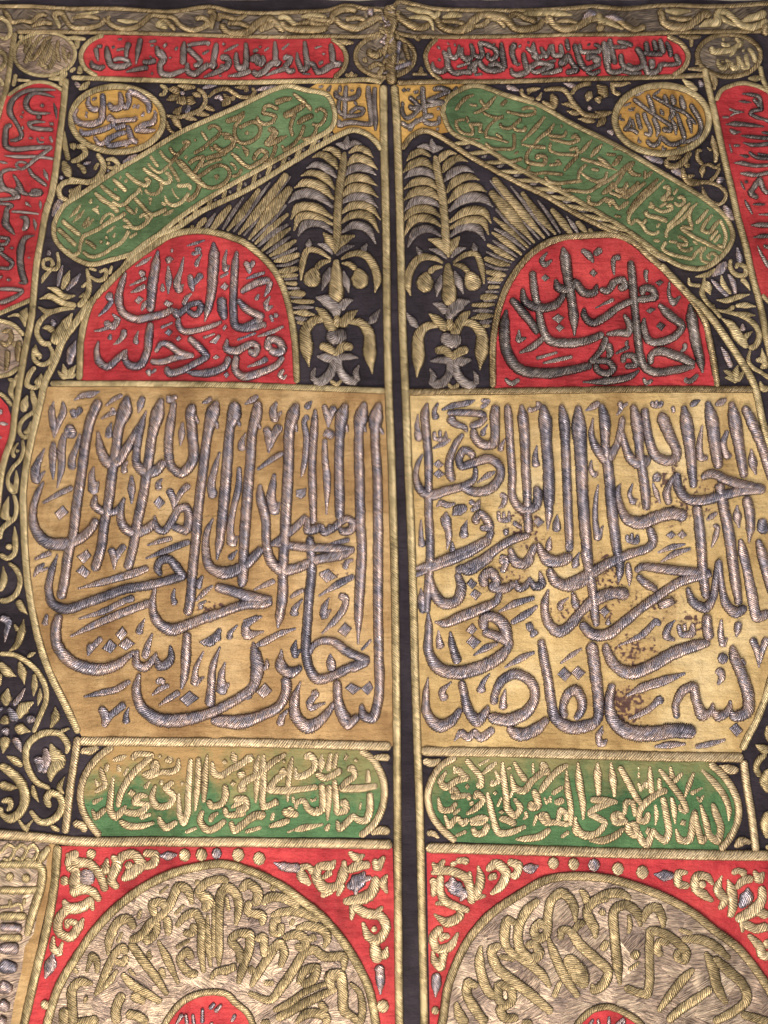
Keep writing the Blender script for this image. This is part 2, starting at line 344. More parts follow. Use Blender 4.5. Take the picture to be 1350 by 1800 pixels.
def cloth(name, outline, mat, parent, base, grid=7.0, smooth=True, label=None, puck=1.0):
    """a piece of cloth cut to the outline: fine triangulated sheet, softly puckered, with a folded-under edge"""
    if smooth:
        q = catmull([(x, y, 1) for x, y in outline]+[(outline[0][0], outline[0][1], 1)], grid)[:-1]
        B = [(p[0], p[1]) for p in q]
    else:
        B = []
        n = len(outline)
        for i in range(n):
            a, b = outline[i], outline[(i+1) % n]; k = max(1, int(math.dist(a, b)/grid))
            for s in range(k): B.append((a[0]+(b[0]-a[0])*s/k, a[1]+(b[1]-a[1])*s/k))
    xs = [p[0] for p in B]; ys = [p[1] for p in B]
    pts = [Vector(p) for p in B]; nb = len(pts)
    def inside(x, y):
        c = False; j = nb-1
        for i in range(nb):
            xi, yi = B[i]; xj, yj = B[j]
            if (yi > y) != (yj > y) and x < (xj-xi)*(y-yi)/(yj-yi)+xi: c = not c
            j = i
        return c
    gy = min(ys)+grid*0.5; r = 0
    while gy < max(ys):
        # scanline crossings
        cr = []
        for i in range(nb):
            xi, yi = B[i]; xj, yj = B[i-1]
            if (yi > gy) != (yj > gy): cr.append((xj-xi)*(gy-yi)/(yj-yi)+xi)
        cr.sort()
        for a, b in zip(cr[::2], cr[1::2]):
            x = a+grid*0.55+(grid*0.5 if r % 2 else 0)
            while x < b-grid*0.45:
                pts.append(Vector((x+random.uniform(-1, 1), gy+random.uniform(-1, 1)))); x += grid
        gy += grid*0.9; r += 1
    vo, eo, fo, *_ = geometry.delaunay_2d_cdt(pts, [], [list(range(nb))], 1, 0.01)
    V = []
    for p in vo:
        x, y = p
        h = base+puck*(2.0*noise.noise(Vector((x/26.0, y/22.0, 5.0)))+1.5*(0.35-abs(noise.noise(Vector((x/34.0+y/70.0, y/60.0, 9.0)))))+0.9*noise.noise(Vector((x/11.0, y/40.0, 9.0))))
        V.append(W3(x, y, h))
    me = bpy.data.meshes.new(name); me.from_pydata(V, [], [tuple(f) for f in fo])
    me.polygons.foreach_set('use_smooth', [True]*len(me.polygons)); me.update()
    if sum(p.normal.y for p in me.polygons) > 0: me.flip_normals()
    return make_obj(name, me, mat, parent, label)

# ------------------------------------------------------------------ the things
wall = None
def build_wall():
    m, t, b = nt('cream_wall'); n1 = NOISE(t, None, 6.0, 4.0)
    t.links.new(RAMP(t, n1, [(0.3, (0.62, 0.56, 0.42)), (0.7, (0.78, 0.72, 0.56))]), b.inputs['Base Color']); b.inputs['Roughness'].default_value = 0.8
    V = []; F = []
    for j in range(5):
        for i in range(5): V.append((-2.6+1.3*i, 0.16, -2.4+1.2*j))
    for j in range(4):
        for i in range(4): a = j*5+i; F.append((a, a+1, a+6, a+5))
    me = bpy.data.meshes.new('wall'); me.from_pydata(V, [], F); me.materials.append(m)
    o = bpy.data.objects.new('wall', me); col.objects.link(o); o['kind'] = 'structure'
build_wall()
cur = bpy.data.objects.new('door_curtain', None); col.objects.link(cur)
cur.location = (0, 0, 0)
cur['label'] = 'black embroidered door curtain with raised gold and silver calligraphy on red, green and gold panels'
cur['category'] = 'curtain'

# the ground cloth: two hangings joined at the top, one sheet with a gathered upper hem
top_edge = [(-90+i*60, -0.6+2.2*math.sin(i*1.7)+1.3*math.sin(i*0.6+1)) for i in range(26)]
cloth('ground_cloth', top_edge+[(1440, 1900), (675, 1905), (-90, 1900)], CL['dark'], cur, 0.0, grid=13.0, smooth=False, puck=1.6)

CHART = """
# gold_panel_left
@ 40 680 350
A 62 520,85 460,230 425,400 400,600 370,800 345,1000 315,1120 290,1300 262,1440
V 66 712,60,40 695,160,90 655,270,62 635,420 610,580 585,780 555,950 535,1100 490,1250
L 40 690,180 710,240,20
A 62 945,75,40 915,190,85 880,330,62 860,470 825,700 785,900 755,1080,60 715,1240
L 36 910,220 930,270,20
L 62 1170,120,44 1145,160,66 1150,300,66 1155,500,66 1080,585,60 1015,550,58 990,430,58 1000,280,60 1030,100,40
L 34 1165,190 1195,250,20
L 62 970,500,50 900,570,70 830,575,72 775,520,56 780,400,50 800,280 840,160,16
L 60 830,200,20 760,320,44 700,430,62 640,505,72 580,510,76 535,440,60 510,300,26
V 62 1320,95,40 1290,180,84 1255,330,60 1225,560,60 1195,800 1180,1000 1155,1250 1140,1450 1120,1550
L 36 1310,230 1325,290,20
V 44 690,750,24 665,860,50 690,950,60 760,990,64 850,960,60 910,905,50
L 44 895,870,20 915,960,50 960,975,50 1020,900,50 1060,830,50 1110,820,56 1130,880,56 1110,970,60 1060,960,50 1010,940,50
L 48 500,730,30 490,800,52 560,850,50 640,840,46 690,760,24
V 62 505,890,50 470,960,56 390,1030,66 280,1065,76 160,1050,76 85,960,62 70,850,50 100,730,44 145,640,16
a 34 525,30,10 460,50,44 400,60,34 345,92,10
a 28 680,55 620,85 560,130,14
a 30 640,175 590,185 530,220,14
l 18 595,165 610,150 630,160
a 46 210,95,14 195,170,44 205,240,46 212,350,12
a 44 270,100,20 275,170,46 240,250,40 215,345,14
l 40 330,150,44 350,190,40 375,170 400,140,44
l 34 345,215,14 330,160,30
u 40 150,415,12 110,500,40 85,570,60 95,630,60 155,570,14
w 46 210,370,30 205,450,50 205,540,40 208,630,14
a 50 285,310,36 265,420,52 265,540,48 235,690,12
l 40 290,315,44 320,280,50 345,320,50 290,325
u 36 390,315,20 370,400,34 335,500,50 345,565,56
u 34 605,240,14 585,300,40 585,350,60
u 34 485,540,16 470,610,44 485,690,74 520,640,20
w 44 740,600,20 740,690,50 740,795,16
u 30 715,500,12 690,540,34 692,590,52
w 44 820,65,40 800,120,48 785,180,16
a 40 1085,240,20 1080,320,44 1070,400,14
a 22 345,680,34 240,730,34 135,790,18
P 275,805 315,850 250,905 215,855
P 930,740 970,785 925,830 885,785
P 440,1100 472,1145 415,1200 370,1150
P 365,1250 410,1205 465,1255 430,1298
u 30 950,620,12 920,660,36 930,700,56
a 44 990,690,50 1020,760,44 1025,840,14
a 42 1135,660,46 1080,710,40 1030,810,20
a 36 600,1090,50 625,1160,44 625,1240,16
a 36 700,1070,50 660,1120,46 625,1200,22
a 26 1020,1025,30 940,1045,34 845,1075,12
a 30 1140,1045,36 1000,1100,44 835,1165,14
l 50 980,75 1000,90 1035,80
l 34 990,70 990,85
l 34 1035,55 1030,90
a 24 1285,75,30 1250,100,28 1215,112,10
u 30 1335,440,12 1300,560,36 1275,680,44 1300,755,64
a 30 200,1125,34 150,1140,34 80,1170,16
a 28 150,1195,20 110,1235,40 75,1290,16
l 24 120,1250 180,1225,14
L 50 945,1280,30 920,1230,50 940,1180,50 1000,1170,56 1060,1240,60 1085,1280,60 990,1310,56 850,1345,60 700,1370,60 560,1420,60 420,1470,60 300,1505,66 210,1470,60 180,1380,50 200,1250,44 240,1135,14
a 46 860,1225,44 750,1265,52 560,1320,44 375,1368,12
@ 40 975 350
V 56 255,400,52 230,500,66 240,610,70 330,720,76 480,775,80 620,755,66 770,650,30
L 44 780,640,30 780,740,60 830,760,60 880,720,46 915,660,20
L 44 905,680,20 935,750,60 980,740,60 1010,700,52 1005,610,20
v 40 870,640,16 840,690,30 825,700,26
a 34 885,530,16 850,620,42 825,700,40
a 40 765,290,50 700,310,40 560,380,40 380,435,14
a 44 880,320,50 740,370,52 500,470,46 325,555,16
a 36 465,600,50 460,640,44 445,685,16
a 34 540,560,40 500,600,40 445,680,16
P 680,485 715,530 670,585 630,540
P 595,570 645,615 600,670 540,635
P 710,560 768,600 705,648 650,612
u 34 835,430,12 800,500,40 795,540,64
V 58 905,215,24 885,350,50 920,450,64 1010,505,76 1130,470,66 1280,410,60 1345,390,60
V 58 1120,520,50 1110,700,62 1100,820,50 1080,910,20
u 30 1035,225,14 1025,290,30 1040,340,52
u 30 170,400,20 160,440,30 155,480,50
a 30 1295,205,20 1230,260,34 1175,315,20
u 30 1250,310,14 1205,340,30 1220,370,44
a 32 1225,140,20 1200,190,40 1200,235,30
a 28 735,850,30 640,910,44 540,935,40 415,962,14
l 36 525,1030,50 560,1080,56 560,1150,40 590,1100,40 700,1005,50
u 28 725,1030,12 705,1090,34 708,1145,56
V 60 795,800,30 775,920,60 810,1030,70 920,1110,84 1060,1120,84 1250,1080,66 1400,1010,62 1500,950,60 1560,900,60 1590,780,84 1580,680,70 1560,590,20
l 40 910,870,34 940,850,40 970,870,34
a 28 1000,880,30 940,905,34 880,950,14
a 26 1070,925,40 1000,970,40 925,1020,14
P 1135,920 1200,970 1120,1028 1065,975
u 36 1230,650,14 1175,780,34 1175,860,60 1235,825,14
V 56 1340,620,14 1290,760,46 1280,880,50 1270,1030,70
u 36 1345,500,30 1270,590,60 1205,590,10
P 1345,510 1200,590 1235,620 1345,580
@ 365 680 350
V 58 185,100,64 180,190,90 155,280,56 135,500,66 120,700,68 100,900,62 85,1050,54 65,1175,16
L 36 195,215 225,270,20
A 58 345,95,50 330,200,74 305,300,60 290,500,62 270,750,66 255,950,66 245,1140,60 240,1290,66 230,1360,50
L 34 335,230 360,290,20
L 62 355,660,30 360,760,60 395,900,60 400,1060,56 430,1180,66 500,1240,72 600,1230,66 750,1170,60 900,1140,66 1000,1105,30
L 62 1000,1100,30 860,1095,56 640,1085,60 440,1060,40
L 60 430,1075,40 540,1000,50 620,930,50 670,870,40
V 60 610,110,40 580,190,80 555,300,66 550,500,66 540,700,68 530,900,66 525,1000,64 515,1160,62 510,1300,64 510,1400,66 490,1550,58 475,1640,16
L 34 595,250 605,310,16
A 48 730,150,24 725,260,50 710,500,50 712,700,52 720,930,40
L 56 690,1010,50 700,1100,56 705,1250,60 690,1400,60 675,1600,60 665,1800,60 690,1910,60 740,1980,66 850,1960,60 950,1910,60 1100,1850,50
L 40 680,880,30 680,970,60 740,960,60 770,925,30
L 40 775,930,24 790,985,50 850,960,50 910,910,50 950,895,46 985,920,50 970,970,54 910,980,46 900,950,30
L 50 820,930,20 840,980,50
A 56 940,110,40 910,200,80 895,350,58 890,550,60 895,750,62 895,900,56
L 34 935,250 950,310,18
V 60 1065,100,40 1040,200,86 1025,330,58 1030,600,62 1035,900,62 1045,1100,60 1035,1300,64 1025,1500,60 1020,1750,16
L 32 1055,260 1075,310,16
L 58 1165,105,40 1140,210,90 1135,330,58 1150,600,60 1155,900,62 1155,1200,62 1155,1500,60 1160,1800,60 1160,2100,60 1120,2250,62 1060,2230,60 1040,2150,30
L 34 1160,270 1195,325,18
L 44 1025,2230,50 950,2290,66 890,2180,62 880,2050,54 875,1990,50
a 36 470,100,20 445,160,50 455,215,54 505,165,14
l 44 395,270,50 415,350,50 415,450,18
l 44 495,260,60 450,330,50 420,420,30
u 30 260,310,14 230,390,44 240,435,66
a 26 515,445,30 440,490,36 335,565,20
u 34 455,585,24 440,680,48 430,760,60 455,835,70 490,780,20
u 34 85,440,14 50,560,38 30,680,44 45,745,66
u 34 215,540,30 210,680,44 175,830,40 155,980,44 170,1050,70 210,1010,16
P 600,700 670,685 665,740 635,762 600,745
l 26 690,225,16 670,205,30 655,240,34 670,330,38 665,450,40 650,550,34 635,615,12
u 30 710,95,14 680,130,40 670,155,44
l 38 785,120,34 810,190,44 820,280,20
l 38 860,130,50 835,190,40 820,260,20
l 30 820,330,56 840,320,40
w 42 795,350,34 795,470,40 810,640,48 805,870,14
l 24 790,340 810,300 845,310 850,340
P 820,1250 880,1290 805,1330 755,1275
a 26 965,1035,30 880,1055,30 795,1075,12
a 28 990,1170,16 945,1190,34 930,1240,40
a 40 995,1280,36 900,1330,46 750,1420,14
u 30 205,1105,12 165,1150,34 145,1170,44
L 60 375,1090,56 250,1210,66 120,1260,80 20,1220,62 -10,1100,50 0,980,40 40,890,14
a 32 345,60,30 300,90,40 250,120,12
@ 365 975 350
a 28 460,175,36 400,200,34 310,240,14
a 28 655,235,24 600,265,30 555,295,18
u 32 645,300,14 590,370,44 590,420,66
w 38 600,500,16 480,540,40 390,590,44 285,635,12
a 30 370,415,20 260,480,50 270,540,66 385,520,14
l 26 240,450,14 350,425,40
u 30 205,475,14 150,540,34 155,575,52
P 820,95 880,155 805,185 755,125
u 36 825,290,12 790,360,44 790,410,60 840,370,14
l 40 930,310,40 910,280,50 935,290,40 925,360,46 860,450,40 770,540,14
P 930,460 978,500 935,560 880,520
a 20 1110,575,20 1040,650,20
L 62 50,215,60 180,250,66 300,290,76 440,300,40
L 60 440,310,60 380,330,66 250,340,60 100,390,60 -20,440,60
L 50 700,680,24 700,640,40 760,590,44 850,590,56 950,660,60 1100,720,50
L 56 1090,725,50 960,780,60
L 62 640,760,40 560,800,72 500,760,76 500,640,16
V 56 520,830,66 535,900,62 490,1020,62 370,1090,70 220,1135,90 100,1130,80 20,1130,40
L 56 630,860,14 590,980,60 600,1100,74 680,1165,90 780,1110,60 860,1000,30
V 56 880,850,50 880,950,56 900,1040,60 950,1130,72
u 34 600,580,14 585,640,44 595,680,50 630,640,12
u 34 830,670,16 835,730,54 845,790,62
l 26 340,720,34 340,780,34 400,760,30 400,710,18
l 22 370,720 372,770
P 390,870 440,925 375,978 328,930
u 32 120,725,16 95,820,44 100,910,76 150,870,20
u 30 305,840,12 270,930,44 275,985,70
u 30 545,1050,16 500,1110,44 490,1165,60
P 970,870 1045,905 985,950 930,905
P 1100,855 1125,905 1085,955 1040,910
l 30 750,930,40 700,950,34
l 34 750,930,40 690,1010,44 700,1040,44 800,1005,14
# gold_panel_right
@ 700 700 300
V 66 230,35,24 210,130,64 225,300,62 240,500,62 240,700,56 240,900,60 250,1100,64 250,1320,62 235,1500,60 225,1700,50
L 62 515,280,34 450,370,50 405,500,60 410,600,66 440,660,50
L 70 600,600,20 610,560,36 600,640,46 500,700,60 380,730,70 260,765,78 180,730,66 140,620,44 155,520,36 195,440,20
L 60 490,700,50 600,740,70 720,720,74 800,630,66 800,540,60 720,480,70 600,510,64 500,540,56 480,480,56 520,410,60 580,440,56 580,480,50
L 54 385,120,44 500,115,52 650,125,56 700,130,30
L 54 700,150,36 640,200,56 560,225,50
L 50 400,140,70 440,195,60 520,230,44 545,270,24
L 64 590,240,50 610,320,66 680,370,70 750,360,70 765,280,66 760,150,72 770,50,60
L 60 860,50,46 870,150,60 885,400,58 900,600,60 900,770,60 950,860,66 1020,880,76 1090,850,66 1100,750,70 1085,690,40
V 60 970,50,36 985,170,80 1000,350,72 1005,550,66 1015,700,66 1020,850,60 1025,1000,64 1035,1070,60
L 60 1040,1080,50 900,1120,66 780,1190,66 680,1270,76 560,1330,70 450,1370,60
V 64 1140,50,50 1160,180,100 1170,350,80 1185,550,80 1190,750,84 1190,900,60 1180,1050,16
V 64 1285,50,40 1310,190,80 1320,400,66 1330,650,66 1340,900,66 1350,1100,60 1355,1200,50
L 70 640,990,46 610,960,60 650,910,54 700,960,66 720,1020,70 640,1030,40
V 60 745,1040,50 700,1120,60 600,1200,66 450,1270,70 300,1330,60 180,1380,44 110,1420,20
L 60 880,1180,44 920,1280,70 1000,1300,66 1090,1150,56
L 56 1100,1140,40 1150,1240,70 1250,1280,70 1350,1240,60
a 34 610,15,14 540,40,44 430,60,44 340,95,16
u 30 315,35,20 285,110,36 305,170,62
u 34 155,125,14 150,230,40 160,300,62 165,345,40
u 34 710,205,12 670,270,40 680,300,60
u 34 845,320,16 810,390,40 810,425,60
l 30 285,260,30 290,320,30 370,320,40 375,260,14
l 28 330,250 330,310
a 34 415,325,24 350,360,40 270,400,14
P 320,485 362,525 320,560 275,520
P 320,560 370,600 320,638 275,600
w 44 770,580,20 710,610,44 620,672,14
u 34 1095,370,14 1080,470,44 1090,550,66
l 34 650,20 710,25 690,50 650,75
l 26 1035,70,40 1040,100,30 1110,70,30 1100,40,34 1130,60
a 44 455,830,16 390,845,44 340,830,50 300,860,12
a 40 545,860,60 470,890,80 425,930,14
l 26 560,810,44 610,840,30 650,810 
l 24 570,890,34 650,850,34
l 32 800,760,50 840,780,44 830,840,40 790,875,14
l 28 790,890,30 800,960,30 870,960,40 875,890,16
l 26 830,895 835,955
w 50 380,895,20 375,960,76 400,1080,50 385,1200,14
u 38 545,960,12 520,1040,56 520,1110,84
u 34 180,960,14 180,1080,36 190,1180,56
a 50 425,1130,14 430,1220,60
P 1105,935 1155,980 1105,1020 1065,975
l 26 850,1030,44 850,1090,34
u 40 1255,920,14 1250,1000,60 1255,1060,60
u 40 1200,1095,14 1190,1150,44 1190,1210,50
l 38 800,1250,40 850,1270,44 840,1320,44
a 60 905,980,40 980,1030,24
@ 1000 680 350
A 66 60,125,40 65,270,90 80,500,76 90,750,70 110,1000,70 135,1220,56
V 62 215,115,40 240,230,70 245,400,56 265,570,66 285,800,66 310,1000,66 325,1100,60 345,1200,56 340,1320,18
L 60 160,210,14 150,330,40 190,430,60 250,490,74 320,400,50 360,220,40 350,260,30 380,400,50 420,490,64 480,520,76 550,480,56
V 62 430,120,44 460,250,76 475,430,56 495,560,60 515,700,62 525,840,50
L 60 510,140,50 530,300,56 580,460,62 650,500,66 715,490,60 725,430,60 680,330,70 640,230,80 620,170,40
L 30 640,200 685,240,20
A 64 775,125,36 795,250,84 820,450,66 840,690,50
V 60 860,800,60 885,1000,66 900,1200,60 915,1350,60 930,1440,40
V 66 935,95,40 965,230,84 985,400,74 1010,560,60
V 62 1010,650,60 1040,800,66 1080,1000,70 1120,1300,66 1150,1480,50
V 64 1095,100,40 1120,240,84 1150,420,66 1185,620,54
V 64 1195,740,62 1220,850,66 1225,950,56 1215,1060,16
V 64 1180,130,54 1240,250,70 1300,400,62 1340,520,62 1365,640,40
L 60 890,620,40 960,590,60 1060,630,62 1170,665,66 1330,690,50
L 66 1330,700,50 1200,700,66 1060,730,62 900,770,66 800,760,62 740,690,60 730,600,44 690,640,34 660,720,50 680,800,50
L 74 800,880,80 700,860,80 600,880,80 500,920,84 400,900,70 350,820,50 330,700,36 350,655,12
L 60 545,950,50 570,1050,60 540,1090,56 420,1130,62 280,1190,66 150,1260,66 50,1310,66 -50,1350,60
L 56 -30,1080,70 30,1080,70
a 32 205,100,30 170,130,44 105,165,16
l 28 340,100,40 350,150,30 320,195,16
l 22 400,110 340,150
l 26 560,95 570,125,34 620,120,34 625,95
l 24 590,90 595,120
a 32 890,90,14 850,110,40 820,135,30
a 34 1065,80,20 1030,105,44 985,125,24
u 30 900,260,14 880,400,40 890,480,50 940,480,30
u 34 1070,295,30 1040,390,44 1070,470,48 1100,460,20
w 40 1230,420,16 1240,510,60 1265,600,16
u 30 150,495,14 145,560,30 170,595,40 195,580,24
u 26 195,660,14 180,760,30 175,900,36 195,1020,50 230,940,14
u 30 430,655,14 410,730,30 435,780,44 460,760,20
a 38 575,590,60 600,620,50 560,640,14
w 30 565,650,16 590,720,34 620,795,14
a 24 700,130,30 710,180,24
w 46 1135,800,16 1135,880,56 1150,960,14
a 26 1000,850,20 960,880,34 925,905,14
l 26 970,940 1000,950,30 990,1010,36 960,1090,12
l 26 395,1000,30 400,1040 460,1045,40 465,1000,20
l 24 425,990 430,1040
P 695,975 725,1005 690,1035 655,1005
P 765,970 800,1005 765,1030 730,1005
a 26 790,1065,14 700,1085,36 600,1125,16
a 26 825,1095,20 720,1130,40 620,1190,14
u 34 70,1120,12 45,1180,40 45,1225,60
w 34 400,1190,30 405,1260,40 410,1335,12
u 34 1310,890,60 1310,960,70 1350,960,60
w 56 1155,1030,30 1175,1120,60 1200,1230,56 1235,1400,66 1270,1560,66 1360,1530,56
V 60 1275,1030,40 1310,1150,70 1350,1300,66 1385,1420,60
@ 720 975 350
L 62 -0,100,14 140,70,60 300,10,66 460,-60,66 550,-110,60
L 60 330,80,40 400,105,70 480,60,64 560,0,60
L 66 680,-10,40 720,50,66 780,60,70 830,0,60
L 66 890,0,50 940,50,60 1040,40,66 1100,0,50
L 62 135,140,44 160,250,62 230,330,70 320,310,66 350,230,66 320,120,40
L 66 510,220,60 500,150,60 550,115,60 590,180,60 560,220,60 640,230,60 720,190,44
L 50 715,170,16 740,225,56 780,215,50 820,150,16
L 50 815,160,20 850,215,56 895,200,56 880,110,20
V 60 610,250,40 590,310,50 500,360,66 350,420,70 240,465,56 165,455,14
L 62 125,370,14 130,500,50 130,660,60 200,770,80 320,800,84 460,770,84 600,700,76 670,620,56 680,570,50
L 62 510,510,60 500,440,60 560,420,66 640,480,76 660,580,64 560,540,60 490,520,60
V 50 275,520,20 290,620,50 330,740,60
L 60 350,850,50 370,950,56 400,1060,66 460,1130,76 520,1060,50 530,1020,20
L 62 125,830,12 110,950,44 120,1080,60 200,1160,84 280,1130,66 350,1040,40
L 62 570,1020,50 580,940,50 630,850,60 720,810,66 820,860,66 850,960,60 800,1060,74 680,1120,84 580,1110,74 530,1090,50
L 66 660,1170,44 740,1220,84 850,1190,76 940,1110,50
L 62 890,570,50 910,700,60 940,850,62 960,1000,62 990,1110,70 1080,1170,80 1200,1160,80 1270,1120,60 1280,1000,66 1260,800,74 1240,650,76 1230,590,60
V 60 1180,-40,60 1210,80,62 1240,250,60 1255,400,56 1270,490,40
L 56 1060,1110,44 1040,1040,50 1080,940,60 1130,920,66 1170,1000,60 1160,1070,54 1120,1120,40
L 60 940,90,50 990,180,70 1080,210,76 1190,170,66 1280,100,62 1380,40,60
L 60 1110,260,30 1120,340,50
L 62 940,235,20 915,350,56 940,460,62 1010,520,76 1100,470,62 1170,380,60 1290,300,66 1390,260,74 1490,270,80 
a 36 605,30,60 650,50,44 625,125,36
a 28 850,290,30 720,330,44 600,390,16
a 36 870,345,24 780,410,50 685,465,34
u 34 1080,290,12 1020,340,36 1030,380,44
u 34 1145,10,14 1120,60,40 1130,90,60
P 415,160 460,195 425,235 385,195
P 440,230 490,265 450,312 405,270
P 425,465 460,505 425,545 378,515
P 425,545 485,590 435,640 382,590
u 34 195,505,14 200,590,44 215,640,60
w 36 600,600,20 520,630,44 430,685,14
u 34 545,805,12 490,880,40 485,940,70
u 34 285,860,12 220,930,44 245,990,60
a 44 850,660,20 760,700,44 640,768,16
a 28 1170,635,14 1100,680,34 1020,740,14
P 1050,760 1100,810 1055,862 1000,812
P 1140,755 1195,800 1140,850 1095,800
l 30 790,500,60 840,480,60
l 30 860,510,60 820,560,24
w 46 650,910,16 635,980,40 635,1055,56
w 44 75,225,12 85,310,60 90,400,44
a 46 575,1180,50 480,1240,60 440,1200,40 400,1240,50 350,1210,50 300,1265,12
u 34 1310,1160,12 1280,1230,40 1290,1280,46 1340,1260,24
@ 1000 975 350
L 60 450,120,40 490,85,50 620,95,60 800,115,62 960,120,44
L 60 965,130,50 860,150,60 740,190,62 620,270,60 480,370,60 370,460,66 260,540,74 160,540,70 80,460,56
L 56 460,140,40 530,200,56 600,240,44
L 110 650,300,110 670,360,110
L 60 -20,215,60 80,170,66 200,100,62 320,30,62
L 62 -20,490,40 60,410,56 160,310,66 280,260,70 400,270,80
V 60 920,180,50 920,290,50
L 56 800,220,30 840,320,60 920,360,66 970,300,50 990,170,44 1010,50,44 1030,200,40 1060,330,60 1130,390,70 1200,350,50
V 60 930,400,60 935,500,66 950,580,66
L 66 955,590,50 840,620,76 700,670,80 560,750,80 420,800,84 320,760,70 260,660,60 245,600,40
V 50 1145,450,54 1140,510,46 1130,560,14
L 64 295,870,50 275,1000,60 300,1120,80 400,1200,96 560,1210,96 700,1190,90 860,1200,90
L 60 730,1110,40 720,1020,46 770,920,60 840,890,60 860,990,60 900,1080,76 960,1060,50 970,1000,20
L 56 960,1040,30 1010,1090,70 1070,1060,50 1090,980,20
L 60 1080,1050,30 1120,1090,70 1200,1060,76 1210,960,74 1170,820,74 1120,700,70 1100,610,36
L 30 1160,700 1195,745,16
u 40 20,250,20 45,330,50 50,370,50
P 240,350 280,382 240,425 200,385
u 34 265,430,12 265,480,44
l 40 620,480,36 590,450,44 560,480,40 500,540,44 330,620,12
l 36 720,440,12 670,500,44 660,550,50 720,580,20
l 34 740,470,30 760,540,34 830,530,50 835,460,24
l 24 780,465 785,520
w 36 405,60,24 410,140,40 410,215,12
w 60 345,40,56 345,120,50 335,190,14
u 34 1030,435,20 1025,540,40 1040,600,50 1070,560,20
L 70 1035,700,70 1040,702,70
l 44 985,800,30 1020,790,50 1030,830,46 1000,880,20
a 44 1235,560,50 1270,650,44 1285,765,14
a 44 1340,560,50 1305,650,40 1290,740,16
a 40 790,800,20 620,860,60 500,900,56 385,960,16
l 46 630,1010,40 610,980,50 560,1030,40 480,1080,36 400,1115,12
P 1130,1135 1175,1190 1130,1232 1080,1175
w 36 790,1280,20 680,1285,46 575,1300,20
w 36 1060,1250,20 950,1280,40 850,1300,30
u 34 235,1190,14 200,1250,40 230,1280,44 260,1250,20
P 65,755 110,800 70,850 25,805
# arch_panel_left
@ 120 380 300
V 56 1150,205,30 1155,320,80 1145,450,80 1135,600,70 1110,720,60 1080,838,14
L 46 455,440,24 425,530,50 400,640,60 430,760,60 540,815,60 640,800,60 760,770,56 840,730,44
L 50 840,730,60 860,780,60 920,740,50 970,700,44 1040,690,46 1050,730,50 1010,780,50 940,750,40
l 36 980,610,16 935,650,36 910,710,40
V 60 710,270,24 690,400,70 665,550,76 650,760,60
L 58 655,840,50 640,950,64 625,1080,60 570,1180,62 490,1180,60 450,1130,50 460,1050,24
L 54 455,1060,30 390,1130,50 310,1190,56 245,1150,60 225,1070,44 240,985,20
L 48 880,800,30 870,850,46 910,910,50 1040,900,44 1140,870,40 1220,835,24
L 60 1215,640,70 1220,740,74 1240,825,44
V 60 1335,280,30 1320,420,56 1310,600,56 1310,750,56 1330,870,56 1390,890,60 1470,880,60 1570,850,40
L 48 690,1080,30 740,1010,44 800,1020,54 880,1080,56 1000,1105,36
L 50 1000,1105,36 860,1120,50 740,1155,50 650,1150,44
L 50 950,960,50 1030,1030,60 1100,1110,50 1000,1170,50 880,1230,54 800,1240,60 775,1190,40
V 54 1280,1120,40 1240,1190,54 1120,1240,64 1010,1245,50 930,1235,16
a 28 660,320,12 600,360,34 530,400,14
l 36 555,445,40 590,450,44 570,480,30
a 24 620,485,30 560,515,24 480,550,14
a 30 615,545,36 560,575,40 490,605,14
P 560,630 598,655 555,698 522,670
a 26 620,660,12 600,700,40 578,750,16
P 775,660 832,690 795,725 752,695
l 24 825,255,16 815,290,24
l 30 810,320,44 800,350,60 815,365,40
w 44 790,390,20 795,500,52 790,620,14
u 30 745,530,16 745,600,50
u 36 915,320,12 890,430,34 860,540,60 880,580,60 915,535,16
a 40 960,460,40 975,540,52 990,600,20
a 40 1060,455,56 1015,510,44 985,550,24
a 18 1085,190,12 1010,215,24 935,238,10
l 28 1000,265 1040,260 1020,290,34 985,300,30 1060,290,14
u 30 1060,300,12 1020,370,34 1015,405,44
u 30 1255,265,14 1235,370,34 1250,415,56 1280,390,16
a 24 1270,445,14 1200,490,24
P 1240,530 1275,555 1240,592 1198,565
l 40 350,610,60 320,640,50 340,670,40 300,730,34 235,795,14
l 40 345,770,14 390,820,44 350,870,56 300,850,44 330,830,30
a 26 330,870,40 260,900,24 200,908,12
l 38 430,895,56 440,930,50 400,990,34 350,1020,12
u 30 335,930,16 325,980,44
u 28 555,905,14 535,990,40 560,1005,40
a 26 830,840,14 730,885,24
P 795,890 828,915 800,950 760,925
P 880,945 900,970 870,995 848,970
a 24 1165,930,14 1065,965,24
P 1190,935 1210,950 1170,1015 1115,1000
P 1175,1095 1205,1120 1165,1140 1140,1120
P 1250,865 1262,880 1230,910 1225,885
P 1260,1230 1275,1255 1250,1285 1228,1255
a 34 630,1215,60 650,1270,16
a 26 700,1210,30 655,1245,20
@ 390 420 300
V 52 120,95,20 105,200,54 95,400,54 90,580,54 110,690,60 180,700,56 260,660,50 330,640,36
L 54 150,430,40 220,380,54 310,340,60 390,325,50
L 36 385,330,50 370,400,40 335,460,16
L 56 125,480,40 200,560,60 280,600,60 340,620,50
L 56 45,790,20 40,870,60 110,890,64 190,850,56 250,830,50 285,860,50 260,910,54 210,880,50
L 60 400,850,40 360,860,50 380,800,60 450,810,64 480,870,66 450,900,64 370,880,60
V 52 490,930,40 430,1000,50 300,1060,60 170,1090,64 110,1040,56 120,920,50
V 46 60,930,50 40,990,54 -10,1040,50
a 26 345,265,20 270,290,30 190,320,14
l 40 185,180,44 215,240,44 220,280,20
l 34 260,175,40 220,230,40
a 26 490,690,20 390,740,34 280,775,14
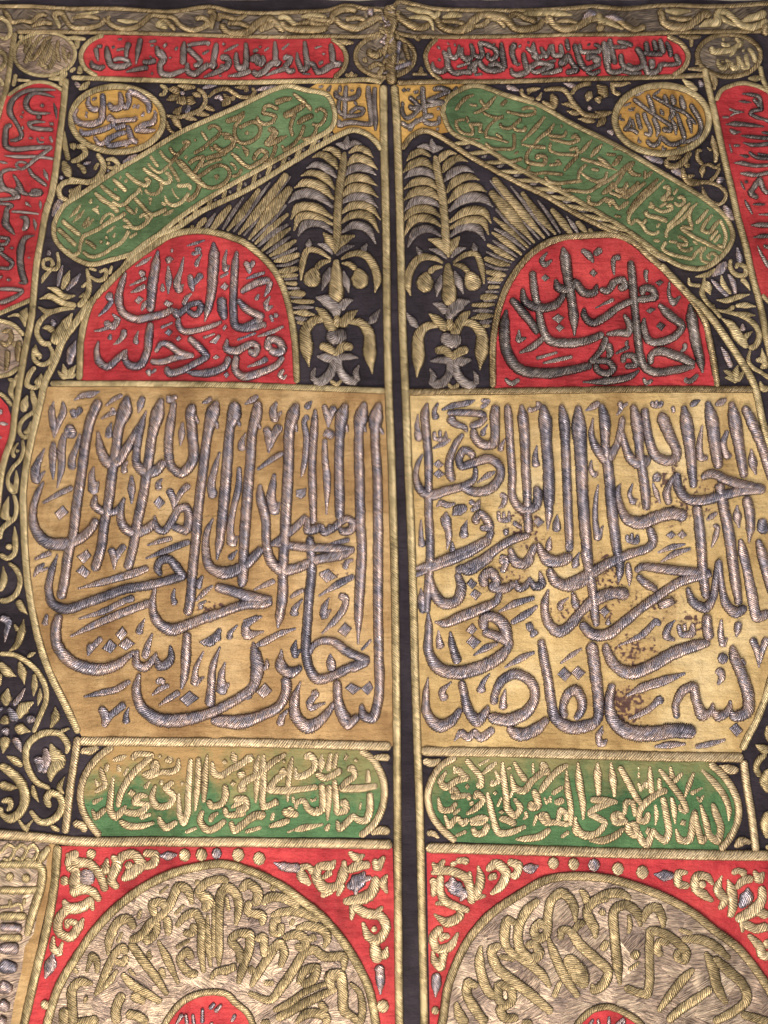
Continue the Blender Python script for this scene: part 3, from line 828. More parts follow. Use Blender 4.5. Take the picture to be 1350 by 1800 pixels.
a 24 275,745,20 120,803,20
a 40 365,945,50 300,980,34 200,1015,14
P 25,345 58,375 30,412 -5,385
u 24 295,435,14 270,490,40
u 32 385,450,14 350,520,40 360,550,44 410,530,16
u 26 490,1030,30 460,1080,40 490,1100,30 515,1070,14
l 34 385,600,34 405,660,20
l 34 440,590,44 415,625,26
P 340,670 358,690 340,710 325,690
u 26 40,100,14 20,210,34 30,240,50 65,210,14
a 20 60,270,14 0,300,20
P 30,680 45,690 20,730 5,710
P 40,1050 60,1080 35,1105 15,1075
# arch_panel_right k
@ 860 390 400
V 50 435,150,24 450,220,60 465,330,56 485,450,50 500,560,56 505,680,14
L 24 470,200 480,215,14
V 46 255,290,40 265,400,44 290,520,40 310,620,44 350,700,50 440,720,54 560,710,50 680,665,40
L 40 195,395,24 210,470,44 280,510,52 380,500,50 430,450,40 440,420,30
L 42 390,340,24 410,390,50 470,400,50 510,360,44 560,420,50 620,420,44 640,370,20
L 42 650,400,30 700,410,44 740,360,44 790,345,40 800,385,44 760,400,40
V 44 835,230,40 845,330,50 855,450,46 865,560,44 880,720,46 910,850,50 970,890,50 1100,880,46 1220,855,30
L 44 1220,845,40 1120,800,56 1010,770,50 960,790,40 955,850,34
L 42 905,440,30 910,400,44 960,400,44 980,450,44 930,460,40 850,470,40 760,510,42 680,570,46 610,600,46 565,560,40 560,510,24
L 44 125,455,40 190,530,52 260,620,44 285,670,30
L 40 330,680,30 260,740,40 175,780,16
L 52 100,520,20 90,620,60 100,760,60 170,870,60 320,900,60 480,880,50 610,850,44
L 36 690,680,30 680,730,44 640,790,34 600,830,30 700,830,40 735,870,40 700,900,40 640,880,40 630,840,34
L 30 700,720,44 715,780,40 700,810,30
L 42 690,670,24 760,660,40 820,660,46 830,620,40 795,550,24
L 30 790,840,36 800,800,36 850,800,40 870,850,36 800,860,36
V 40 890,880,16 830,920,40 700,945,44 550,952,12
V 52 1185,485,20 1200,580,66 1220,700,60 1250,820,50 1265,900,14
L 44 1000,490,30 1060,550,54 1140,620,46 1110,670,44 1030,710,46 950,710,46 915,640,40 915,570,20
u 26 345,180,12 310,230,30 330,255,34 375,225,12
P 330,310 360,335 330,358 302,335
P 405,545 445,570 410,605 370,575
P 415,605 447,630 415,657 390,630
u 26 175,640,12 175,700,40 220,690,14
a 20 405,775,14 275,812,20
a 20 495,800,20 400,820,24 315,840,12
a 22 740,460,24 625,515,14
a 40 545,165,30 590,200,40 620,245,14
a 34 665,160,40 620,200,34
P 615,280 643,305 620,330 592,305
l 22 780,210,36 740,220,30 735,270,24 740,318,12
l 26 930,285,34 925,320,24 935,365,12
P 1010,345 1035,360 1005,385 980,362
u 26 1065,355,14 1065,440,24 1090,480,44 1135,440,14
P 955,510 988,520 950,548 922,530
P 1010,595 1045,615 1020,650 985,622
l 24 1155,720,30 1160,745,26 1125,785,12
l 26 800,720,34 825,725,34
a 20 830,740,24 745,785,14
a 28 90,930,20 130,960,30 180,935,24
l 26 910,925,16 930,955,30 970,940,20
l 26 1150,935,40 1190,945,30 1240,905,24
# palm_tree_left o frond bud
@ 390 200 300
W 56 970,300,30 960,400,56 930,600,64 915,800,60 910,1000,60 895,1110,20
W:s 40 995,170,20 985,240,60 980,285,30
W:s 40 900,240,16 950,250,50 975,280,20
W:s 40 1110,235,16 1040,230,44 990,270,20
W 50 795,290,10 860,280,40 910,310,60 945,360,20
W 50 710,350,10 790,325,50 870,370,64 920,440,24
W:s 50 665,435,10 750,405,50 840,440,64 910,510,20
W 50 620,495,10 710,470,50 820,510,66 895,600,20
W 50 570,590,10 660,550,60 780,580,74 890,680,24
W:s 50 525,710,10 610,640,66 740,640,80 885,745,24
W 54 545,840,14 610,745,66 740,745,66 885,830,24
W 54 570,930,14 620,820,60 750,820,60 885,880,24
W:s 54 600,975,14 660,880,66 780,870,60 885,945,24
W 50 1000,310,20 1080,270,50 1140,290,50 1200,345,10
W 50 985,410,20 1060,350,64 1150,370,60 1235,440,10
W:s 50 970,490,20 1040,430,60 1140,430,60 1225,485,10
W 50 960,570,20 1030,510,60 1130,510,60 1235,570,10
W 54 945,660,20 1030,590,70 1140,590,66 1240,660,10
W:s 54 940,710,20 1030,660,60 1140,660,66 1240,745,10
W 54 940,790,20 1040,725,60 1160,735,60 1260,840,10
W 54 940,865,20 1040,800,56 1160,810,66 1245,940,14
W:s 54 945,940,20 1050,880,60 1150,910,66 1220,1030,14
W 60 800,940,20 850,1000,70 890,1090,20
W 60 1055,960,20 960,1000,70 900,1090,20
W:s 44 755,1030,14 820,1050,50 880,1110,20
W:s 44 1050,1040,14 980,1060,44 905,1120,20
W 40 865,1150,20 760,1085,40 680,1080,44 640,1180,50 625,1320,16
W:s 44 695,990,14 690,1040,60 700,1060,40
W:s 40 1150,1020,14 1120,1070,50 1100,1085,30
V 46 940,1150,20 1020,1110,40 1120,1110,56 1200,1200,60 1230,1310,60 1210,1415,14
@ 390 420 300
W 70 905,160,44 905,300,90 905,420,110 915,500,70
W 44 865,170,20 790,190,44 740,240,40 
l 130 750,230,70 715,310,120 700,380,110
W 40 945,190,20 1010,200,40 1060,240,50
l 110 1070,230,50 1090,310,120 1095,395,100
W:s 60 855,220,16 830,300,70 790,410,14
W:s 50 960,250,16 985,340,60 1005,430,12
W:s 60 740,460,20 830,490,90 900,560,90 905,635,30
W:s 50 1040,480,16 980,500,60 930,560,70
W 60 740,540,20 800,590,66 870,700,80 905,745,30
W 60 1075,560,14 1010,610,70 930,690,80
L 100 880,650,90 940,650,90
L:s 90 830,740,90 900,780,110 980,730,90
W 50 820,640,40 740,640,60 665,720,80 670,860,96 690,1015,14
W 50 1000,660,30 1090,660,60 1160,740,80 1170,900,96 1190,1070,14
W:s 50 1155,680,16 1200,630,60 1255,550,14
L 56 770,845,56 830,860,66 905,900,60 960,850,66 1040,860,50
W:s 54 750,930,20 830,940,70 885,950,56 860,1060,70 780,1130,70 720,1120,50
W:s 40 725,1130,50 720,1070,40 740,1015,14
W:s 50 1080,940,16 1000,930,50 930,940,60 930,1030,60 990,1110,70 1080,1130,60
W:s 40 1085,1130,40 1060,1060,50 1085,995,16
W 30 855,1120,30 910,1150,34 955,1110,20
# ray_fan_left o ray ray
@ 390 200 300
W:s 30 5,920,16 90,780,30 175,655,14
W 34 -90,920,20 -30,850,40 70,720,20
W 56 40,930,20 170,780,60 300,590,30
W:s 34 90,940,16 220,760,40 385,540,14
W 56 130,960,20 300,760,66 520,475,50
W:s 34 170,970,16 330,780,30 545,495,14
W 74 210,1000,20 400,760,90 550,580,50
W:s 30 240,1010,14 400,850,26 510,720,20
W 40 260,1035,20 400,900,44 530,790,24
W:s 36 285,1055,16 400,950,44 530,875,20
W 50 315,1090,20 440,980,50 550,905,20
W:s 30 350,1110,16 460,1030,36 545,970,16
W 50 375,1130,20 480,1070,50 590,1000,24
W:s 30 395,1150,14 500,1110,30 600,1060,16
W 34 410,1170,20 500,1150,50 620,1110,34
W:s 26 425,1205,14 520,1195,26 615,1155,16
W 50 445,1250,24 520,1240,50 610,1220,30
W 30 470,1285,24 540,1280,34 605,1275,20
@ 390 420 300
W:s 24 490,320,14 600,310,24
W 40 500,350,20 600,355,36
W:s 26 510,390,14 620,390,24
W 50 520,430,24 600,430,50 665,435,34
W:s 24 540,460,14 640,460,20
W 34 545,490,20 640,495,36 735,495,24
W:s 26 560,545,14 640,540,34 730,540,14
W 44 560,580,20 650,585,50 740,600,14
W:s 36 575,620,14 620,630,40 680,630,16
W 36 590,660,20 660,665,30
# green_band_left g
@ 90 250 250
L 44 105,745 180,810 285,890
L 44 65,820 150,900 245,990
L 40 325,940 380,970 430,1015
L 38 715,670 640,720 540,770 460,825 380,865 310,900 285,970 265,1050 220,1075 180,1060 160,1020
L 36 470,780,24 500,720,30 560,680 590,700 560,750 480,800
L 36 300,1040 380,1090 480,1070 590,1000 670,950 720,880 740,840,50
L 44 415,480,30 480,540,50 570,600,50 645,670
L 40 470,410,34 540,470,46 600,520,46 660,550
L 40 585,350,34 640,400,46 720,470
L 36 580,565 640,600 700,590 760,530 830,470 850,430
L 40 710,295,30 760,340,40 830,390,44 900,410 930,370 890,340
L 40 870,245 940,300 1020,350 1080,390 1130,370 1120,310 1080,290
L 36 890,450 930,490 1000,490 1050,430 1040,380
L 38 915,200,30 970,260 1030,290 1090,250 1140,200 1200,130 1260,60 1300,20
L 34 940,130 990,200 1020,240
L 34 1030,80 1080,150 1140,190
L 38 1130,230 1180,310 1220,380 
L 40 1190,415 1260,415 1310,410 1320,460
L 38 1310,480 1250,560 1170,600 1110,580 1075,500,20
L 30 1145,440,16 1180,510 1215,540
L 40 790,530 860,600 910,660 960,690 1030,670 1100,630
l 34 1045,575 1095,600
L 38 960,700 900,770 830,815 770,810 720,750 680,730
L 34 840,720 880,690 915,720 900,770
l 34 680,800 750,810
L 34 710,610,40 760,660,44 800,690,20
a 26 815,620,24 805,680,14
w 34 300,580,12 240,660,36 175,725,12
w 34 325,640,12 270,710,36 205,770,12
a 26 370,710,20 330,770,34 290,810,14
a 26 410,730,20 360,780,34 315,825,14
u 30 385,540,14 375,590,44
w 40 390,640,20 430,650,44 460,695,12
l 26 440,605 445,630
a 24 670,320,24 650,360,14
a 24 720,350,34 705,390,30
a 22 620,440,34 605,465
a 24 860,450,20 860,510,30
P 925,520 965,530 960,560 925,555
a 24 940,560,30 940,600,14
a 22 615,795,14 570,830,24 525,865,14
a 24 610,860,14 590,910,30
P 515,890 545,900 540,925 510,918
P 465,930 495,940 490,970 462,962
P 530,940 565,955 545,985 522,970
a 34 820,860,20 740,910,30
a 30 1165,640,20 1120,670,34 1060,700,14
L 40 1180,160,30 1250,240,46 1340,330,46 1420,395,46 1480,430,40
= b
@ 250 170 250
L 34 260,480 290,530 340,550 400,490 450,440 420,430 380,450
L 34 280,620 340,550
l 30 395,580 420,580 410,560
L 34 490,545 580,490 660,420 720,370 740,320 690,280 640,290 640,320
L 34 560,330 600,390 620,420
L 34 640,470 680,520
l 26 490,420 520,410
L 34 770,390,50 830,385,50 870,420 840,480 770,515 710,490 680,450
L 34 750,360 800,355 850,375
L 40 790,240,50 860,215 920,190 975,140,30
L 38 970,170 920,230 880,290 880,370 920,430 980,440 1060,410 1120,340 1110,270 1060,240 990,260 915,300
l 24 990,320 1000,350 970,340
L 38 1085,190 1110,240 1170,265 1240,240 1265,190 1210,170 1150,160 1170,100 1220,90 1270,115 1300,110
L 34 1260,70,50 1350,40,44
L 30 440,640,40 510,590 580,575 560,630 510,700 500,730
L 34 600,590,40 700,560,44 810,535,30
L 30 555,670 650,620 760,590
L 40 350,600,30 400,650,44 470,730,44 540,790 540,860 500,940 420,995
L 38 520,770 600,720 670,670 740,650 810,680 830,740 790,810 700,860 620,860 560,810
l 26 680,760 720,750 700,790
L 40 840,530,30 900,580,44 960,640 1020,670 1100,630 1170,580 1180,540 1130,510 1080,550 1060,610
L 34 850,760 910,740 950,680
l 28 830,630 870,650 890,700
a 34 880,470,24 930,490,14
u 30 945,470,20 990,520,50 990,570,20
L 36 1160,460,44 1200,420 1250,350 1250,310 1190,330
L 36 1180,465,50 1260,430,50 1340,380,30
L 30 1265,460 1240,550 1190,630 1150,630
@ 400 130 250
L 36 620,190,30 690,250,44 750,290
L 44 740,295,50 650,350,60 530,410,60
L 34 740,290 800,360,30
L 36 540,420 640,390 620,440 600,510 620,600
L 36 450,280,50 540,250,50 620,240,30
L 36 660,480,44 740,430,50 820,400,44
L 34 830,370 880,340 930,370 920,440 870,490 800,485
L 36 730,490 700,580 650,650 590,700 520,735
L 34 850,500 830,570 770,620 700,620
l 30 510,680 540,710
L 36 350,680,50 400,640 460,560 430,530 380,540
L 36 370,680,50 470,640,50 570,590,20
L 30 470,680 430,780 360,850
l 26 180,540 200,570
L 34 760,300 800,345
# corner_panel_left d
@ 560 130 270
L 36 155,150,40 160,200,46 240,225,40 320,210,44 350,180,44 355,120,36
L 32 190,105,24 185,170,40
V 40 245,105,36 235,200,40 230,400,40
L 36 180,230 180,330 220,365 300,370 380,350 395,310 340,300 270,350
L 26 310,240 340,280
L 40 180,400,30 185,450,50 260,430,44 340,430,40 400,440 460,430,46 455,300,46 440,200,50 435,105,36
L 30 330,410 330,440
L 30 390,410 390,440
V 44 495,115,36 490,250,44 500,400,46 500,500,20
P 272,150 295,140 315,150 292,163
l 22 0,130,24 45,112,20
l 22 115,108,20 80,150,24 110,145
# corner_panel_right k
@ 560 130 270
L 40 915,110,44 915,200,50 930,300,44 930,380,40 860,420,40 790,460,44 740,430,40 730,410,20
L 36 1000,140 1080,130,50 1150,150,44 1040,200,40 970,235,50 1090,255,50 1010,270,40 900,300,40 820,370,40 770,385,40 735,330,40 740,270,24
L 40 790,200,40 850,250,44 880,290,40 820,300,44 795,270,40
L 30 860,225 900,195
l 30 1060,370,30 1050,430,40 950,430,44 920,390,36 980,370,44 1010,380
a 30 870,390,30 790,500,44
P 725,145 755,120 780,150 745,165
P 780,125 810,135 795,160 770,150
P 830,155 880,140 880,175 840,180
a 34 1220,110,24 1180,160,36
P 1035,300 1065,293 1070,320 1040,325
P 1030,480 1060,470 1060,495 1035,503
L 34 730,240,20 745,285,40
# green_band_right b
@ 760 130 250
L 34 400,190,20 320,230,40 260,290,36 220,350,34
L 30 350,290,24 430,300,30
L 34 450,240 490,290 540,330
L 34 610,200,20 540,280,44 470,340,34 390,375,24
L 34 710,240 650,300
L 30 480,360 560,400 680,410
L 34 700,350 780,370 880,390 970,370 970,330 880,320 850,340
L 30 680,390 580,450 520,520 510,590 600,610 730,650,24
L 34 500,650 560,700 680,710 770,700 780,620 770,560
L 30 600,560 670,610
L 34 640,460 660,500 740,510 800,460 850,420
L 34 770,500 800,530 880,530 880,490
L 34 1070,400,30 980,510,46 840,650,20
L 34 230,430 230,500 290,560 380,570 380,520 360,480 460,480 450,540 490,550
L 30 320,400 340,440 320,460
L 30 240,440 320,430
l 28 330,610,20 400,615 460,620
L 36 640,750 640,800 740,830 860,800
L 34 840,665,20 960,690,40 1080,700,36
L 34 1160,470,20 1100,550,44 1030,600,36 960,680,30 900,760,36 900,830,44 1000,860,40 1060,860,40 1070,790,40 1000,780,44 990,820
L 34 1090,580 1180,595 1250,590 1270,540,24
l 30 1210,500,40 1240,500,20
L 36 920,870 900,930 960,950
l 34 780,760,24 820,735,24
w 40 1120,865,20 1230,855,40
@ 920 180 250
L 32 240,350,20 330,370,36 450,390,40 520,360,40 490,320,40 450,350,34
L 34 260,380 250,450 320,490 420,500 510,500 500,440 430,460
L 34 20,650 90,680 200,670 300,680 380,690
L 34 380,660,24 430,600,36 520,510,30
L 36 650,355,20 590,430,40 530,490,30
L 36 750,400,24 690,460,50 630,530,30
L 36 540,540 650,570 780,610,44 890,655,20
L 36 700,525,30 760,570,44 830,630,40
L 36 930,510,34 890,570,44 850,610,30
w 30 780,500 880,505
L 36 200,700 230,750 340,770 440,760 560,750
L 32 600,590 530,660 520,740
L 30 540,670,24 620,730,34 720,770,34
L 34 790,660 770,730 700,760
L 34 340,790 350,830 460,840 620,850 720,790 800,750 880,690 1000,590 1040,580 1010,640 1060,690 1120,700
L 34 1150,650 1150,720 1220,660
L 34 870,800 880,840 940,850 990,770
L 34 930,830 950,900 1020,850 1090,780
L 34 1090,790 1040,850 960,920
L 30 810,860 870,880 940,900
L 34 620,880 620,950 700,970 780,920 850,960 900,1010 980,950
L 30 740,880 860,760
L 34 980,1060,30 1060,960,46 1160,860,46 1280,730,30
L 34 240,600,24 340,590,34
l 30 300,560 350,560
l 28 640,640 720,650
l 30 790,920 830,1000
l 24 860,1080 930,1090
l 24 840,450 900,450
= g
@ 1060 260 250
L 34 580,305,20 480,400,34 370,500,34 240,660,34 250,730,40
L 34 250,740 310,690 370,740 410,800 490,820 530,790
L 34 370,730 410,680
L 34 560,380,40 610,380,44 620,430 560,490 670,480
L 34 710,390,24 660,450,34
L 34 670,520 720,550 770,510 750,470 700,480
L 34 420,560 480,570 440,520
L 36 400,600,50 410,640,40 520,670,44 610,700
L 34 480,580 570,610 650,580 640,550 590,560
L 30 600,520 530,570
L 36 830,520,24 770,580,44 720,640,40 600,760,30
L 36 900,520,20 830,590,40 820,680 850,750
L 36 820,600 750,680 650,750 600,800 600,860
L 36 740,750 860,770
L 36 1000,580,24 940,660,40 880,720
L 36 1040,630,30 960,730,40 940,780 1010,800 1060,740 1110,680,30
L 36 1110,680 1150,770 1165,850 1140,940 1080,920
L 32 1090,780 1010,880
L 32 1115,820 1050,900
L 46 730,755,50 850,840,40 1000,915,44 1145,985,24
L 36 600,890 560,960 640,1010 760,1040 840,1050 880,1000 950,940
L 32 620,890 710,900
L 34 700,850 740,850 790,890 790,920 750,920 710,920 750,970 820,970 850,940
L 34 980,940 930,1000 940,1070 1030,1090 1080,1030 1040,1000 990,1030 1020,1060
l 24 850,880 900,920
L 30 540,720 500,760
l 30 470,880 540,890
L:b 36 80,180 160,80
L:b 36 0,440 100,370 230,180 270,150 240,220 290,260 340,260
L:b 34 110,350 120,390 180,400 230,330
L:b 34 180,400 200,440 280,380 340,330
L:b 34 400,330 330,390 200,490
L:b 40 220,630,30 330,490,50 520,300,36
L:b 34 60,430 120,450 170,480
L:b 34 10,520 80,500 130,570 190,560 240,510
# circle_panel_right k
@ 1070 140 200
L 56 285,230,60 400,320,50 520,410,44 640,490,50 720,550,50 725,610,56 650,600,50 690,570,40
L 50 510,200,40 620,260,50 760,340,50 900,400,50 1000,500,50 1040,540,20
V 56 455,180,50 500,300,60 540,420,56
V 56 520,450,50 560,540,60 580,610,60 560,690,20
L 54 330,400,50 350,500,50 380,600,50
L 54 410,390,50 440,490,50 490,600,50 480,660,56 410,640,44
L 50 250,450,24 240,530,50 190,600,50 270,600,50 350,650,50
L 36 270,470 300,590
V 56 650,180,44 680,260,64 700,300,56
V 56 740,180,40 760,250,70 780,310,60
V 60 850,190,40 870,280,70 900,370,60
V 56 930,460,50 960,540,56 980,650,24
V 54 740,480,44 780,560,56 795,670,24
L 56 720,350,70 760,390,70 710,490,50
L 56 960,290,60 1010,370,66 1070,480,60 1090,580,60 1050,680,60 950,730,50 860,770,20
L 56 800,400,50 840,520,56 880,640,60 890,710,50 820,760,60 720,770,60 640,710,60 610,690,40 570,770,60 500,780,60 440,720,50
w 36 620,110,16 570,160,36 510,190,20
a 34 425,140,16 360,170,36 310,200,24
w 30 265,275,16 220,300,30 170,325,16
u 28 140,410,16 130,470,30 190,490,24
l 24 225,350 250,370 300,365
l 20 270,330 270,360
l 20 298,330 300,360
u 28 350,685,14 350,745,30 390,740,24
u 28 635,785,14 640,830,34 690,820,16
a 26 860,800,16 800,825,30
w 40 605,350,20 630,400,50 655,435,14
w 30 850,330,20 870,360
# circle_panel_left s
@ 0 0 350
L 36 700,640,36 705,700,40 700,760,44 690,820,44 610,850,46 530,830,40 510,790,30 535,740,20
L 34 610,660,20 605,720,36 640,750,40 680,740,40
L 38 815,630,24 825,680,36 820,730,44 765,740,44 740,700,30
L 40 870,620,44 960,660,46 1010,710,44 1010,775,30
L 38 870,630,40 880,690,36 860,730,40 830,730,36
L 36 640,670 650,690
L 38 545,880,24 570,910,38 650,900,36 740,870,36 780,840,36 750,800,40 735,830,36
L 32 760,830 850,820 920,810 925,790
L 36 1060,760,20 1040,830,44 980,850,40 920,880,30
L 36 910,885,36 1000,890,36 1060,885,16
L 36 1000,840 960,870
L 38 870,850,24 880,900,40 900,950,44 940,970,36
L 36 900,960 820,980,40 740,990,36 730,960,40 790,920,36 860,900,34
L 34 780,880 860,850
L 34 640,930,24 680,980,34 740,960
a 24 580,800 600,790
a 22 920,710,20 905,740,20
a 22 945,710,20 930,745,20
l 18 955,780 970,785 980,760
P 860,980 875,990 860,1005 848,995
P 1040,760 1055,750 1065,765 1050,775
P 590,760 605,770 595,785 583,775
# cartouche_top_left d
@ 0 0 300
V 50 1120,310,40 1100,400,44 1080,520,14
L 40 1030,345,50 1010,400,40 1005,470,30
L 44 850,375,30 860,450,50 890,530,50 960,540,50 1050,510,30
L 34 900,490 960,475 1040,500
L 40 730,490,24 740,530,46 800,550,44 840,530,30
L 34 765,390,44 775,450,34 785,500,14
L 24 770,385,24 820,375,30
V 40 1180,540,40 1080,560,34 1000,580,14
a 24 915,375,24 890,395,20
a 18 990,395,20 925,410,20
a 18 975,320 935,325
a 22 1245,330,24 1180,340,20
L 40 1240,370,34 1260,430,50 1300,480,44 1270,530,40 1280,590,44 1340,600,40
L 36 1130,500,40 1190,500,40 1240,480,50
l 24 1200,450 1190,465
P 1290,365 1320,345 1325,370 1300,390
P 1205,575 1220,585 1210,605 1195,595
l 18 1190,370 1225,365
@ 280 0 300
L 40 10,400,40 40,470,50 10,520,44 20,580,44 80,600,44 150,580,40 210,555,30
L 44 200,330,24 195,400,50 190,520,50
L 36 220,365,30 300,350,34 390,345,34 385,370,20
L 44 225,385,40 270,430,44 330,490,40 300,520,40 270,520
L 44 225,500,30 230,570,50 280,590,50 340,550,44 400,510,50
L 44 455,340,30 445,410,50 430,480,44 430,520,60 390,520,50
L 50 480,465,50 530,460,50 550,500,50 520,540,50 480,520,44
L 34 520,545,44 440,580,40 350,615,16
L 44 610,415,24 610,480,44 630,540,50 680,530,50 690,430,44 685,340,30
L 50 720,490,50 770,460,60 790,490,60 750,500,60
L 40 815,440,30 825,490,44 790,530,40
L 40 730,560,44 640,590,40 540,605,16
L 44 915,330,24 920,420,44 925,490,44 940,505,60 890,510,50 830,570,50 770,590,50 735,560,44
L 40 980,480,30 1010,460,44 1040,470,44 1030,500,44 1000,530,44 1030,570,44 1080,560,40 
L 30 1000,550,44 930,570,34 840,605,14
L 40 1090,420,20 1100,500,40 1130,560,50 1170,540,50 1160,430,44 1150,330,30
L 44 1170,500,30 1220,520,40 1240,560,44 1270,575,44 1300,560 1350,530 1400,510
L 30 1260,520,30 1300,490,24
a 24 150,375,20 125,405,20
P 50,345 70,355 50,385 30,375
a 20 630,355,16 570,385,24 510,415,12
a 20 400,400,14 340,435,24
a 20 870,380,16 830,410,16
a 20 1030,350,14 970,400,20
a 16 1290,370,12 1230,390,16
P 800,365 815,375 800,390 785,380
a 24 785,395,30 740,415,24
P 510,340 530,355 510,370 495,355
P 1300,425 1320,435 1300,448 1285,435
a 14 1130,590 1200,595
P 85,455 105,460 90,475 75,468
P 480,595 500,600 485,612 470,605
@ 540 0 300
L 44 185,350,34 200,430,50 210,500,44 260,515,50 200,530,40 130,570,44 80,580,44 70,540,30
L 30 90,510,24 130,495,24
# cartouche_top_right k
@ 540 0 300
L 40 990,490,24 1000,550,46 1060,570,44 1110,540,44
L 40 1070,400,30 1100,450,44 1120,540,50 1170,580,44 1270,560,40
L 34 1120,370,24 1130,440,40 1165,460,40 1200,410,36 1200,350,24
L 36 1210,420 1240,455,40 1300,450,40 1310,400 1290,340,30
L 30 1030,390,40 1050,370,30
l 28 1160,360,30 1180,350,24
l 28 1040,460,20 1050,490,30
l 24 1110,350 1120,340
a 20 1300,490,20 1180,530,24
L 30 1270,550,40 1320,510,50 1330,580,40
@ 800 0 300
L 40 60,370,24 50,430,40 90,470,46 140,440,40 125,340,30
L 36 150,430 190,450,44 215,430,44 195,340,34 250,350,44 320,390,44 330,430,44 290,465,40 260,450,34 265,410
L 28 320,340,20 290,360
V 44 365,330,30 375,430,50 400,545,40
L 44 140,570,40 150,510,50 190,490,50 220,530,50 290,555,50 380,540,40 330,500,44 260,520,40
L 40 140,570,50 60,570,40 -10,575,40
a 20 220,580,20 150,590,24
a 18 140,485,14 20,525,20
L 50 440,350,50 460,360,60 450,400,44 480,510,40
L 34 480,510 520,500,20
L 44 540,410,34 550,480,44 575,550,50
L 40 440,530,24 460,580,44 540,580,50 600,530,50 650,500,44 770,520,44 700,550,40 640,570,40 600,560,40
L 44 620,330,24 620,400,50 640,450,50 600,440,34
L 40 630,470 700,430,36 680,380,30 720,450,40 760,350,30
L 36 770,350,30 770,420,40 780,440 840,440,44 830,350,34
L 30 560,370 620,430
V 36 880,310,30 885,360,40 900,410,30
L 44 940,350,40 960,420,44 990,500,50 1030,550,44 1100,530,40 1150,500,40
L 40 810,500,60 850,500,60 890,450,50 920,500,44 960,560,44 870,580,44
L 36 850,550,44 780,570,40 680,590,20
l 24 720,495,20 800,480,30
L 34 980,350 990,410,36 1060,420,40 1140,410,36 1130,370,30 1090,360
L 36 1030,480,50 1080,450,50 1130,480,50 1080,490,44
L 44 1170,330,40 1180,400,44 1200,520,50 1220,570,44 1300,570,40 1340,540,34
L 40 1215,310,40 1240,420,44 1265,520,40
L 30 1180,380 1350,375,30
L 36 1030,570 1090,590 1150,560
l 24 1040,370,20 1070,350,14
l 20 570,340 590,330
l 22 505,350,30 520,375,24
l 20 280,490 290,480
@ 1050 0 300
L 36 150,335,30 230,350,40 280,370,40
L 30 100,385 240,375
L 40 70,340,24 80,430,44 90,520,40
L 40 180,430,40 200,520,44 280,550,50 360,520,50 340,430,50 300,380,44
L 34 230,510 280,540
V 44 380,330,40 395,430,50
V 44 440,320,40 465,410,44
V 44 490,310,36 520,410,50 540,420,44
L 40 540,330,24 570,400,44 580,460,34
L 40 360,420,50 420,430,44 520,430,44
L 40 420,470,40 430,530,50 440,470,30
L 40 370,520,40 400,580,50 480,560,44 500,520,40 600,515,36 640,500,44 610,430,44
L 30 330,580 270,585 190,570
l 20 30,370 20,400
l 24 310,570 350,590
# medallion_top_left b
@ 0 0 300
L:o 24 290,290,16 230,340,30 200,430,24
L:o 24 340,290 270,380,30 200,510
L:o 24 240,400 240,480 290,450
L 24 380,300,16 330,400,34 260,490,24
L:o 24 410,330,16 360,420,30 300,530,20
L:o 24 420,360 400,440,30 340,520 380,550
L:o 24 440,400 430,490,30 390,560
L 24 470,330 460,420 480,500
L:o 24 510,380 520,460 540,520,20
L 20 560,420 550,480
L 24 350,330 420,300
L:o 20 200,400 260,340
L 24 180,360 220,320
# medallion_top_center b
@ 540 0 300
L 36 490,390,40 500,430,50 560,440,50 590,390,40
L 30 610,370 620,450 650,520
L:s 36 570,330 640,350 620,380
L 36 640,400 700,370 740,420
L 36 770,340 790,430 810,480
L:s 36 730,330 720,400 700,470
L 34 650,480 700,500 780,490
L:s 34 660,560 740,530 830,500
L 34 480,550 560,510 600,540 560,600
L 34 620,580 700,590
L 34 440,490 480,470
L:s 34 660,450 690,440
# medallion_top_right g
@ 1050 0 300
L 36 900,370,40 910,410,44 980,410,44 1050,400,40 1100,370,36 1130,350,40 1090,300,24
L 30 1110,360 1070,420 1040,450,14
L 30 980,340 1000,360 1050,355
L 34 950,470,24 960,520,40 1000,540,40 1040,500,34 1010,470,20
L 34 1060,490,30 1070,540,40 1120,530,40 1110,440,34
L 34 1130,480,30 1150,530,40 1190,530,34 1170,430,34
L 34 1190,380,30 1230,430,36 1250,500,34
l 22 1150,390 1160,410
l 22 980,480 1000,500
l 22 1000,300 990,330
# border_scroll_top b vine vine
@ 0 0 300
L 30 20,80,20 70,130,30 100,180,30 180,170,24 250,180,30 320,130,30 380,130,24
L 30 250,220,20 350,190,34 430,200,30
L 34 430,160,30 450,120,40 500,120,36 530,170,34 570,220,34 650,235,34 740,225,34 810,200,30 840,150,30
L 26 570,160,20 650,140,26 760,150,26 800,160,20
W:g 26 610,130,14 700,120,24 790,100,14
L 30 870,130,24 860,180,30 910,220,34 1000,240,34 1090,220,34 1150,170,34 1200,130,30 1270,130,30 1350,140,30
W:g 26 930,170,14 1010,180,30 1100,180,14
W:g 34 1230,210,30 1280,200,60 1330,230,30
W:g 30 440,150 470,200 480,240,14
@ 280 0 300
L 34 0,170,24 60,170,34 100,210,34 130,250,24
L 34 60,130,24 120,150,34 160,200,34 240,240,36 330,230,34 390,190,40 360,150,34 280,150,30
L 40 380,90,30 430,110,44 420,170,44 410,240,24
L 40 470,180,40 480,130,36 540,140,36 620,155,30 700,120,20
L 44 490,190,50 530,250,40 620,270,44 700,260,50 770,200,50 850,160,50 930,170,40
L 34 540,190 630,190 720,220
L 44 790,250,34 860,210,50 920,190,44 960,230,44 1000,250,30
W:g 34 940,150,30 1000,140,36 1060,190,36 1100,220,24
